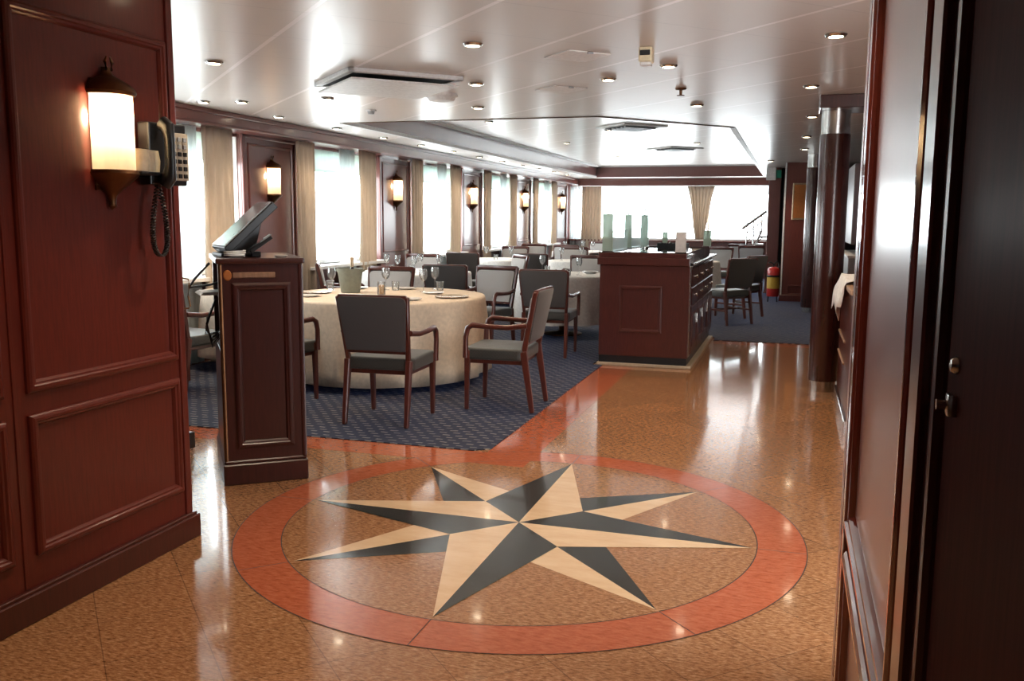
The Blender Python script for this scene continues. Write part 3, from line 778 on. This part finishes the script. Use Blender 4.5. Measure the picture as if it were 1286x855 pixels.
# ------------------------------------------------------------------ dining chairs
def lean(z): return -.215 - max(0, z - .45) * .20
def make_chair(arms=True, front='grey_fab', stretch=False, name='dining_armchair'):
    t = thing(name, 'x', 'chair')
    b = MB()
    hw = .255
    b.prism(roundrect(-hw, hw, -.225, .25, .05, 4), .385, .475, 0, .022, 3)
    b.build('seat', 'seat_fab', t, True, 60)
    b = MB(); b.box(-.225, .225, -.20, .225, .355, .395, .004); b.build('seat_frame', 'chair_wood', t)
    # backrest : panel in the leaning plane
    def panel(nm, y_off0, y_off1, w0, w1, z0, z1, mat, r=.035):
        b = MB(); pl = []
        top = [(w1, z1 - r), (w1 - r * .3, z1 - r * .3), (w1 - r, z1)]
        pl = [(-w0, z0), (w0, z0)] + top + [(-x, z) for x, z in reversed(top)]
        lo = [b.bm.verts.new((x, lean(z) + y_off0, z)) for x, z in pl]; hi = [b.bm.verts.new((x, lean(z) + y_off1, z)) for x, z in pl]
        b.bm.faces.new(lo); b.bm.faces.new(hi)
        for k in range(len(pl)): b.bm.faces.new((lo[k], lo[(k + 1) % len(pl)], hi[(k + 1) % len(pl)], hi[k]))
        b._bev(lo + hi, .008, 2)
        return b.build(nm, mat, t, True, 50)
    panel('back_cushion', -.005, .028, .205, .238, .53, .865, front)
    panel('back_panel', -.032, -.006, .218, .252, .525, .905, 'charcoal')
    b = MB()
    b.bar((-.252, lean(.895) - .005, .895), (.252, lean(.895) - .005, .895), .046, .034, bev=.012, seg=2)
    for s in (-1, 1): b.bar((s * .222, lean(.45), .44), (s * .255, lean(.905) - .004, .905), .030, .040, .028, .034, .006)
    b.bar((-.22, lean(.52), .52), (.22, lean(.52), .52), .03, .03)
    b.build('back_frame', 'chair_wood', t, True, 40)
    for s in (-1, 1):
        b = MB(); b.bar((s * .228, lean(.45), .46), (s * .232, -.285, 0), .042, .052, .032, .034, .006); b.build('leg', 'chair_wood', t)
        b = MB()
        top = .60 if arms else .40
        b.bar((s * .240, .215, .46 if arms else .39), (s * .236, .225, 0), .042, .044, .030, .030, .006); b.build('leg', 'chair_wood', t)
        if arms:
            b = MB()
            pts = [(s * .262, .225, .40), (s * .268, .222, .56), (s * .270, .205, .625), (s * .270, .17, .648), (s * .268, .05, .640), (s * .262, -.10, .636), (s * .250, lean(.65) + .01, .655)]
            b.tube(pts, [.019, .018, .019, .019, .017, .017, .018], 10, 0, 1.15, up=(1, 0, 0)); b.build('armrest', 'chair_wood', t, True, 60)
    if stretch:
        b = MB()
        for s in (-1, 1): b.bar((s * .235, -.25, .2), (s * .237, .22, .2), .018, .025, bev=.003, up=(0, 0, 1))
        b.bar((-.235, 0, .2), (.235, 0, .2), .018, .025, bev=.003, up=(0, 0, 1)); b.build('stretcher', 'chair_wood', t)
    return t
arm0 = make_chair()
side0 = make_chair(False, 'grey_fab', True, 'side_chair')
used = {'a': False, 's': False}
def chair(x, y, face, label, kind='a', group='dining chairs'):
    """x,y centre of seat; face = direction the sitter looks, degrees from +Y towards -X"""
    p = arm0 if kind == 'a' else side0
    t = dup(p) if used[kind] else p; used[kind] = True
    t.location = (x, y, .0105); t.rotation_euler = (0, 0, math.radians(face)); t['label'] = label; t['group'] = group
CH = [
 (-2.72, 5.84, 2, 'dark armchair nearest the camera, seen from behind at the near round table'),
 (-2.09, 6.54, 92, 'armchair seen in profile at the right side of the near round table'),
 (-3.86, 6.12, -16, 'armchair half hidden behind the host stand at the near round table'),
 (-3.17, 9.17, 168, 'armchair with light grey back at the far right of the near round table'),
 (-4.08, 8.55, 184, 'armchair with red rail at the far side of the near table, behind the candle'),
 (-3.74, 9.75, 4, 'dark backed armchair between the near table and the window table'),
 (-4.95, 9.42, -62, 'dark armchair beside the window, left of the ice bucket'),
 (-2.44, 9.24, 2, 'large dark backed armchair in front of the table beside the serving island'),
 (-2.83, 12.45, 176, 'armchair with grey front at the far side of the table beside the island'),
 (-5.1, 11.85, 186, 'armchair at the far side of the window table, below the second sconce'),
 (-4.80, 13.2, 2, 'grey backed armchair before the window table of the third sconce'),
 (-4.95, 15.9, 182, 'red railed armchair at the far side of the third sconce table'),
 (-3.95, 12.2, 130, 'pale armchair turned sideways left of the middle table'),
 (-3.72, 13.25, 0, 'grey backed armchair in front of the middle table'),
 (-3.15, 13.9, 70, 'pale armchair in profile at the right of the middle table'),
 (-3.85, 16.0, 180, 'red railed armchair at the far side of the middle table'),
 (-4.35, 17.3, 176, 'armchair facing the camera near the far window corner'),
 (-4.25, 20.3, 180, 'farthest armchair on the left, by the far corner curtain'),
 (-5.05, 17.6, 186, 'armchair by the window wall under the fourth sconce'),
 (-4.82, 6.35, -8, 'armchair with pale seat seen through the gap beside the panelled wall'),
]
for x, y, f, lb in CH: chair(x, y, f, lb)
CH2 = [
 (-.86, 12.86, 48, 'dark side chair standing nearest on the far carpet right of the island'),
 (-.75, 13.85, 60, 'side chair just behind the nearest one right of the island'),
 (-1.35, 17.3, 175, 'side chair with pale seat facing the camera beyond the island'),
 (-.80, 18.6, 178, 'pale side chair nearest the steps'),
 (-1.05, 19.6, 182, 'side chair before the far window left of the steps'),
]
for x, y, f, lb in CH2: chair(x, y, f, lb, 's', 'side chairs')

# ------------------------------------------------------------------ tables and cloths
def table(x, y, r, label, cl_label, mat='linen', hem=.06, group='tables'):
    t = thing('round_table', label, 'table', (x, y, .007), 0, group)
    b = MB(); b.lathe([(0, .705), (r - .01, .705), (r - .003, .712), (r - .003, .728), (r - .01, .735), (0, .735)], 64); b.build('tabletop', 'mahog_dark', t, True)
    b = MB(); b.lathe([(.05, .03), (.05, .705)], 20); b.build('column', 'bronze', t, True)
    b = MB(); b.lathe([(0, 0), (.24, 0), (.24, .015), (.06, .04), (.05, .05)], 32); b.build('base', 'bronze', t, True)
    b = MB(); nA = 192; folds = int(r * 15); zt = .7505
    rings = []
    rng = random.Random(int(x * 100) + int(y * 10)); ph = [rng.uniform(0, 6.28) for _ in range(3)]
    for k, (rr, z) in enumerate([(r * .5, zt), (r - .02, zt), (r + .004, zt - .004), (r + .010, zt - .016), (r + .012, zt - .05), (r + .016, zt - .15), (r + .016, zt - .3), (r + .012, zt - .45), (r + .010, zt - .58), (r + .005, hem)]):
        ring = []
        dpt = max(0, (zt - z - .03)) / .7
        for i in range(nA):
            a = 2 * PI * i / nA
            w = math.sin(folds * a + ph[0] + .6 * math.sin(3 * a + ph[1])) + .5 * math.sin(folds * .5 * a * 2 - 5 * a + ph[2])
            q = rr + .050 * dpt * w
            ring.append(b.bm.verts.new((q * math.cos(a), q * math.sin(a), z + (.012 * w * dpt if z == hem else 0))))
        rings.append(ring)
    b.bm.faces.new(list(rings[0]))
    for a_, c_ in zip(rings, rings[1:]):
        for i in range(nA): b.bm.faces.new((a_[i], a_[(i + 1) % nA], c_[(i + 1) % nA], c_[i]))
    o = b.build('tablecloth', mat, None, True, 60); o.location = (x, y, .007)
    md = o.modifiers.new('thickness', 'SOLIDIFY'); md.thickness = .0025; md.offset = 0
    tag(o, cl_label, 'tablecloth', 'tablecloths')
T1 = (-3.5, 7.4, .9); T2 = (-4.65, 10.75, .72); T3 = (-2.72, 10.95, .62); T4 = (-4.72, 14.6, .6); T5 = (-3.5, 14.65, .42); T6 = (-4.95, 7.62, .45)
T6 = (-5.0, 7.42, .36)
table(*T1, 'large round dining table nearest the camera', 'warm shaded cloth reaching the floor on the near round table')
table(*T2, 'round dining table by the second window', 'white cloth on the table by the second window', 'white_linen', .2)
table(*T3, 'round dining table left of the serving island', 'white cloth on the table left of the serving island', 'white_linen', .25)
table(*T4, 'round dining table below the third sconce', 'white cloth on the table below the third sconce', 'white_linen', .3)
table(*T5, 'small round table in the middle of the dining room', 'white cloth on the small middle table', 'white_linen', .3)
table(*T6, 'small table in the gap beside the panelled wall', 'cloth on the small table in the gap beside the panelled wall', 'linen', .12)
table(-4.3, 18.8, .6, 'round dining table near the far left corner', 'white cloth on the table near the far left corner', 'white_linen', .3)
table(-1.75, 15.3, .6, 'round dining table beyond the serving island', 'white cloth on the table beyond the serving island', 'white_linen', .3)
CLZ = .7590        # top of the cloths

# ------------------------------------------------------------------ tableware
def one(name, fn, mat, cat):
    b = MB(); fn(b); o = b.build(name, mat, None, True, 50); o['category'] = cat; return o
wg = lambda b: b.lathe([(0, 0), (.034, .001), (.034, .003), (.006, .007), (.004, .012), (.004, .095), (.012, .104), (.030, .120), (.039, .150), (.038, .178), (.032, .212), (.0308, .212), (.036, .178), (.037, .150), (.028, .122), (.008, .108), (0, .106)], 24)
tm = lambda b: b.lathe([(0, 0), (.030, 0), (.034, .02), (.037, .085), (.0355, .085), (.032, .02), (.028, .006), (0, .006)], 24)
pl = lambda b: b.lathe([(0, 0), (.06, 0), (.065, .004), (.10, .014), (.10, .017), (.062, .008), (0, .007)], 32)
ch_ = lambda b: b.lathe([(0, 0), (.10, 0), (.15, .012), (.15, .015), (.10, .006), (0, .005)], 36)
g0 = one('wine_glass', wg, 'glass', 'glass'); t0 = one('tumbler', tm, 'glass', 'glass'); p0 = one('side_plate', pl, 'china', 'plate'); c0 = one('charger_plate', ch_, 'gold_china', 'plate')
u2 = {}
def put(proto, x, y, label, group, z=0):
    o = proto.copy() if proto.name in u2 else proto
    if proto.name in u2: C.objects.link(o)
    u2[proto.name] = 1
    o.location = (x, y, CLZ + z); o['label'] = label; o['group'] = group
nt_ = 'on the near round table'
for x, y, w in ((-3.70, 7.86, 'tall wine glass right of the candle ' + nt_), (-3.28, 7.78, 'wine glass before the stack of plates ' + nt_), (-3.30, 8.12, 'wine glass at the far right edge ' + nt_), (-4.15, 7.62, 'wine glass left of the ice bucket ' + nt_), (-4.28, 7.2, 'wine glass at the left edge ' + nt_)): put(g0, x, y, w, 'glasses on the near table')
for x, y, w in ((-3.60, 7.86, 'tumbler right of the candle ' + nt_), (-3.2, 8.0, 'tumbler at the far right edge ' + nt_), (-4.22, 7.72, 'tumbler left of the ice bucket ' + nt_)): put(t0, x, y, w, 'glasses on the near table')
for x, y, w in ((-3.12, 7.62, 'white plate right of the wine glasses ' + nt_), (-3.05, 6.95, 'white plate at the near right edge ' + nt_), (-4.0, 6.95, 'white plate at the near left edge ' + nt_), (-4.02, 7.9, 'white plate behind the ice bucket ' + nt_), (-3.55, 8.0, 'white plate behind the candle ' + nt_)): put(p0, x, y, w, 'plates on the near table')
for x, y, w in ((-2.82, 7.32, 'champagne coloured charger plate at the right edge of the near round table'), (-3.42, 6.72, 'champagne coloured charger plate behind the nearest chair'), (-4.15, 7.3, 'champagne coloured charger plate at the left of the near round table')): put(c0, x, y, w, 'charger plates')
for tn, (tx, ty, tr), lst in (('the window table', T2, [(-.42, .05, 'g'), (-.15, -.2, 'g'), (.1, -.25, 'g'), (.3, .1, 'g'), (-.05, .3, 'g'), (-.28, -.1, 't'), (0, -.1, 't'), (.2, -.12, 't'), (.35, -.2, 't')]),
                              ('the table left of the island', T3, [(-.36, .3, 'g'), (.22, -.1, 'g'), (-.28, .25, 't'), (.13, -.3, 't')]),
                              ('the third sconce table', T4, [(-.2, -.2, 'g'), (.2, -.1, 'g'), (0, -.3, 't')]),
                              ('the middle table', T5, [(-.15, -.1, 'g'), (.15, .05, 'g')]),
                              ('the far left corner table', (-4.3, 18.8, .6), [(-.3, -.2, 'g'), (.3, -.2, 'g'), (0, .2, 'g')])):
    gi = ti = 0
    for dx, dy, k in lst:
        pos = ('leftmost', 'second from left', 'middle', 'second from right', 'rightmost')
        same = sorted(d[0] for d in lst if d[2] == k); i = same.index(dx); nn = len(same)
        nm = {2: ('left', 'right'), 3: ('left', 'middle', 'right'), 4: ('leftmost', 'inner left', 'inner right', 'rightmost'), 5: pos, 1: ('only',)}[nn][i]
        put(g0 if k == 'g' else t0, tx + dx, ty + dy, '%s %s on %s' % (nm, 'wine glass' if k == 'g' else 'tumbler', tn), 'glasses on ' + tn)
for k in range(3): put(p0, T3[0] + .30, T3[1] + .2, '%s of the stacked white plates on the table left of the island' % ('bottom', 'middle', 'topmost')[k], 'stacked plates', .0078 * k if k == 0 else .0085 * k)
# ice bucket with bottle, candle holder
t = thing('ice_bucket', 'sage green tapered ice bucket on the near round table', 'bucket', (-3.88, 7.48, CLZ))
b = MB(); b.lathe([(0, 0), (.083, 0), (.088, .006), (.112, .175), (.122, .215), (.124, .222), (.119, .222), (.108, .17), (.083, .012), (0, .010)], 40); b.build('body', 'bucket', t, True)
for s in (-1, 1):
    b = MB(); b.tube([(s * .112, -.03, .195), (s * .135, -.025, .205), (s * .14, 0, .207), (s * .135, .025, .205), (s * .112, .03, .195)], .007, 8); b.build('handle', 'bucket', t, True)
t = thing('bottle', 'gold foiled bottle neck standing in the sage ice bucket', 'bottle', (-3.865, 7.49, CLZ + .012))
b = MB(); b.lathe([(0, 0), (.035, 0), (.038, .01), (.038, .16), (.03, .19), (.015, .215), (.0145, .23), (0, .23)], 24); b.build('glass_body', 'black_gloss', t, True)
b = MB(); b.lathe([(.0155, .222), (.0145, .285), (.017, .288), (.017, .305), (.010, .312), (0, .312)], 20); b.build('foil', 'gold_china', t, True)
t = thing('candle_holder', 'clear cylinder with an amber candle on the near round table', 'candle holder', (-3.52, 7.38, CLZ))
b = MB(); b.lathe([(0, 0), (.036, 0), (.036, .115), (.0345, .115), (.0345, .006), (0, .006)], 28); b.build('glass_sleeve', 'glass', t, True)
b = MB(); b.lathe([(0, .007), (.029, .007), (.029, .085), (0, .088)], 24); b.build('candle', 'candle', t, True)

# ------------------------------------------------------------------ serving island
t = thing('serving_island', 'mahogany serving island with black top and drawers on its right side', 'sideboard', (-1.81, 8.77, 0))
W_, D_ = .88, 2.46
b = MB(); b.box(.0, W_, .0, D_, .10, 1.0, .006); b.build('carcass', 'mahog_dark', t)
b = MB(); b.box(.005, W_ - .01, .008, D_ - .01, .03, .11); b.build('plinth', 'black', t)
b = MB(); b.box(-.015, W_ + .04, -.022, D_, 0, .03, .005); o = b.build('base_strip', 'speckle_tan', t); o['label'] = 'pale stone base strip'
b = MB(); panel_mould(b, 0, .20, .62, .34, .80, .035, .012, -1, 0, 'y'); b.build('front_panel', 'mahog_dark', t)
b = MB(); b.box(-.025, W_ - .0, -.02, .03, 1.0, 1.075, .008, 2); b.box(-.015, W_ - .03, -.01, .03, 1.075, 1.12, .006, 2)
b.box(-.015, .02, .03, D_, 1.0, 1.12, .004); b.box(.0, W_ - .03, D_ - .03, D_, 1.0, 1.12, .004); b.build('upper_rim', 'mahog_dark', t)
b = MB(); b.box(.02, W_ - .10, .03, D_ - .03, 1.0, 1.105, .003); b.box(-.012, W_ - .035, -.006, .03, 1.12, 1.127, .002); b.build('top_slab', 'black_gloss', t)
b = MB(); b.box(W_ - .10, W_ + .03, .03, D_, 1.0, 1.03, .006, 2); b.build('side_counter', 'black_gloss', t)
b = MB(); b.tube([(W_ + .045, .05, 1.025), (W_ + .045, D_ - .02, 1.025)], .012, 10)
for y in (.08, 1.2, 2.4): b.tube([(W_ + .02, y, 1.015), (W_ + .045, y, 1.02)], .008, 8)
b.build('guard_rail', 'chrome', t, True)
for r, (z0, z1) in enumerate(((.80, .97), (.62, .785))):
    for c_ in range(4):
        y0 = .10 + c_ * .585; b = MB(); b.box(W_ - .004, W_ + .016, y0, y0 + .56, z0, z1, .004); d = b.build('drawer', 'mahog_dark', t)
        b = MB()
        for yy in (.16, .40): b.lathe([(0, .028), (.014, .026), (.018, .016), (.008, .008), (.009, 0)], 14, (0, 0, 0)); break
        for v in b.bm.verts: v.co = Matrix.Translation((W_ + .016, y0 + .28, (z0 + z1) / 2)) @ Matrix.Rotation(PI / 2, 4, 'Y') @ v.co
        b.build('knob', 'chrome', d, True)
for c_ in range(4):
    y0 = .10 + c_ * .585; b = MB(); b.box(W_ - .004, W_ + .016, y0, y0 + .56, .13, .60, .004); panel_mould(b, W_ + .016, y0 + .07, y0 + .49, .2, .53, .025, .008, 1); d = b.build('door', 'mahog_dark', t)
    b = MB(); b.box(W_ + .016, W_ + .03, y0 + .46, y0 + .48, .40, .50, .004, 2); b.build('handle', 'chrome', d)
b = MB(); b.box(W_ + .0, W_ + .012, .0, .05, .12, 1.0, .003); o = b.build('edge_bead', 'chrome', t)
# glass screens on the island
GZ = 1.121
def gpost(x, y, w, d, h, label, mat='frost', stub=False, z=GZ):
    t = thing('glass_post', label, 'glass screen', (x, y, z), 0, 'glass posts on the island')
    b = MB(); b.box(-w / 2, w / 2, -d / 2, d / 2, .004, h, .003); b.build('slab', mat, t)
    b = MB(); b.box(-w / 2 - .004, w / 2 + .004, -d / 2 - .004, d / 2 + .004, 0, .012, .002); b.build('foot', 'chrome', t)
    if stub:
        b = MB(); b.tube([(0, 0, h - .005), (0, 0, h + .085)], .008, 10); b.build('stub', 'chrome', t, True)
gpost(-1.755, 8.86, .10, .03, .375, 'tall frosted glass post at the near left corner of the island', stub=True)
gpost(-1.755, 10.02, .075, .04, .375, 'tall frosted glass post in the middle of the island left edge', stub=True)
gpost(-1.745, 11.1, .085, .04, .375, 'tall frosted glass post at the far left corner of the island', stub=True)
gpost(-1.03, 8.82, .10, .035, .205, 'short speckled post at the near right corner of the island', 'speckle')
gpost(-.99, 11.17, .09, .03, .195, 'short green glass post at the far right corner of the island')
gpost(-1.50, 11.18, .06, .03, .17, 'faint glass post on the far edge left of the dark tray')
gpost(-1.28, 11.18, .06, .03, .17, 'green glass post on the far edge beside the dark tray')
for y0, y1, h, lb in ((8.92, 9.96, .21, 'nearer clear glass screen along the left edge of the island'), (10.06, 11.04, .22, 'farther clear glass screen along the left edge of the island')):
    b = MB(); b.box(-1.762, -1.750, y0, y1, GZ, GZ + h, .002)
    tag(b.build('glass_screen', 'screen_glass'), lb, 'glass screen', 'glass screens on the island')
t = thing('lamp_column', 'slim pale glass column lamp rising behind the glass posts on the island', 'lamp', (-1.66, 10.6, 1.106))
b = MB(); b.lathe([(0, 0), (.05, 0), (.05, .02), (.02, .03)], 20); b.build('foot', 'chrome', t, True)
b = MB(); b.lathe([(.045, .03), (.05, .05), (.05, .34), (.03, .37), (.025, .45), (0, .46)], 20); b.build('column', 'screen_glass', t, True)
t = thing('serving_tray', 'dark tray of cutlery on the far end of the island', 'tray', (-1.36, 10.85, 1.106))
b = MB(); b.box(-.17, .17, -.14, .14, 0, .01, .003)
for s in (-1, 1): b.box(s * .165 - .006, s * .165 + .006, -.14, .14, 0, .06, .003); b.box(-.17, .17, s * .135 - .006, s * .135 + .006, 0, .06, .003)
b.build('rim', 'black', t)
b = MB()
for k in range(8): b.tube([(-.13 + k * .036, -.11, .03), (-.12 + k * .036, .11, .05 + .01 * (k % 3))], .008, 6)
b.build('cutlery', 'chrome', t, True)

# ------------------------------------------------------------------ buffet counter on the right
t = thing('buffet_counter', 'mahogany buffet counter with steel kick plate behind the right door frame', 'counter', (.40, 6.38, 0))
b = MB(); b.box(0, 1.25, 0, 1.42, .10, .955, .004); b.build('carcass', 'mahog_gloss', t)
b = MB(); b.box(-.02, 1.27, -.02, 1.45, .955, .99, .008, 2); b.build('worktop', 'ivory_wood', t)
b = MB(); b.box(-.018, 1.25, -.018, 1.42, 0, .10, .004); b.build('kick_plate', 'chrome', t)
for z in (.40, .56):
    b = MB(); b.box(-.012, 0, .55, 1.35, z, z + .014, .002); b.build('door_trim', 'ivory_wood', t)
b = MB()
g = []
for i in range(15):
    row = []
    for j, (x, z) in enumerate([(.4, 1.003), (.1, 1.006), (-.022, 1.004), (-.036, .985), (-.045, .93), (-.050, .88), (-.055, .83)]):
        y = .45 + i * .055
        w = .018 * math.sin(i * 1.5 + j * .4) if j > 3 else 0
        if j < 3: z += .022 * (1 + math.sin(i * 1.7 + j * 2.1) * math.sin(i * .6 + 1))
        dz = -.13 * max(0, math.sin(i * .55 - .4)) ** 3 if j == 6 else 0
        row.append(b.bm.verts.new((.40 + x + w - (.01 if j > 3 else 0), 6.38 + y, z + dz)))
    g.append(row)
for i in range(14):
    for j in range(6): b.bm.faces.new((g[i][j], g[i + 1][j], g[i + 1][j + 1], g[i][j + 1]))
o = b.build('draped_napkin', 'white_linen', None, True, 70); md = o.modifiers.new('thickness', 'SOLIDIFY'); md.thickness = .004
tag(o, 'crumpled white cloth draped over the edge of the buffet counter', 'cloth')
t = thing('storage_cabinet', 'tall dark cabinet on the right wall behind the pillar', 'cabinet', (1.15, 11.3, .007))
b = MB(); b.box(-.52, .53, 0, 2.2, 0, 1.0, .006); b.build('base_unit', 'grey_plastic', t)
b = MB(); b.box(-.50, .53, 0, 2.2, 1.16, 2.1, .006); b.build('upper_unit', 'mahog_dark', t)
b = MB(); b.box(-.53, .53, -.02, 2.2, 1.0, 1.03, .004); b.build('ledge', 'white', t)
b = MB(); b.box(-.3, .53, .02, 2.2, 1.03, 1.16, .004); b.build('splash_back', 'grey_plastic', t)
t = thing('plaque', 'gold framed plaque on the far mahogany bulkhead', 'plaque', (.10, 16.798, 1.78))
b = MB(); b.box(-.14, .14, -.022, 0, -.33, .31, .006); b.build('frame', 'gold_china', t)
b = MB(); b.box(-.115, .115, -.026, -.02, -.30, .28); b.build('face', 'orange', t)
# extinguisher
t = thing('fire_extinguisher', 'red and yellow fire extinguisher standing before the far bulkhead', 'extinguisher', (-.30, 16.55, .007))
b = MB(); b.lathe([(0, .10), (.10, .10), (.105, .12), (.105, .24), (0, .24)], 24); b.build('cylinder', 'red', t, True); b = MB(); b.lathe([(0, .46), (.105, .46), (.105, .56), (.09, .60), (.04, .62), (0, .62)], 24); b.build('shoulder', 'red', t, True)
b = MB(); b.lathe([(0, .24), (.106, .24), (.106, .46), (0, .46)], 24); b.build('label_band', 'yellow', t, True)
b = MB(); b.lathe([(.108, .44), (.11, .445), (.11, .47), (.108, .475)], 24); b.build('strap', 'black', t, True)
b = MB(); b.tube([(0, 0, .61), (0, 0, .66), (-.05, 0, .70), (-.09, 0, .69)], .012, 8); b.tube([(0, 0, .66), (.05, 0, .72), (.09, 0, .66), (.11, 0, .5), (.11, 0, .3)], .012, 8); b.build('valve_hose', 'black', t, True)
for sx in (-1, 1):
    b = MB(); b.bar((sx * .07, 0, .12), (sx * .08, 0, 0), .02, .02, bev=.002); b.build('leg', 'black', t)
# steps with railing at the far end
t = thing('staircase', 'white steel steps with handrail before the far window', 'stairs', (-1.06, 20.2, .010))
b = MB(); b.box(-.08, .10, -.06, .76, 0, .06, .005); b.build('landing', 'white', t)
for k in range(6):
    b = MB(); b.box(.07 * k, .07 * k + .16, 0, .7, .20 + .17 * k, .235 + .17 * k, .004); b.build('tread', 'grey_plastic', t)
for y in (-.02, .70):
    b = MB(); b.bar((-.03, y, .06), (.40, y, 1.20), .03, .12, bev=.003); b.build('stringer', 'white', t)
for y in (-.02,):
    b = MB(); b.tube([(.0, y, 1.24), (.50, y, 1.62)], .030, 10); b.build('handrail', 'chrome', t, True)
    for x in (.10, .24, .40):
        b = MB(); b.tube([(x, y, .25 + x * 2.2), (x, y, 1.30 + x * .72)], .018, 8); b.build('post', 'chrome', t, True)
    for dz in (.18, .36, .54):
        b = MB(); b.tube([(.10, y, 1.33 - dz), (.44, y, 1.60 - dz)], .013, 8); b.build('rail', 'chrome', t, True)
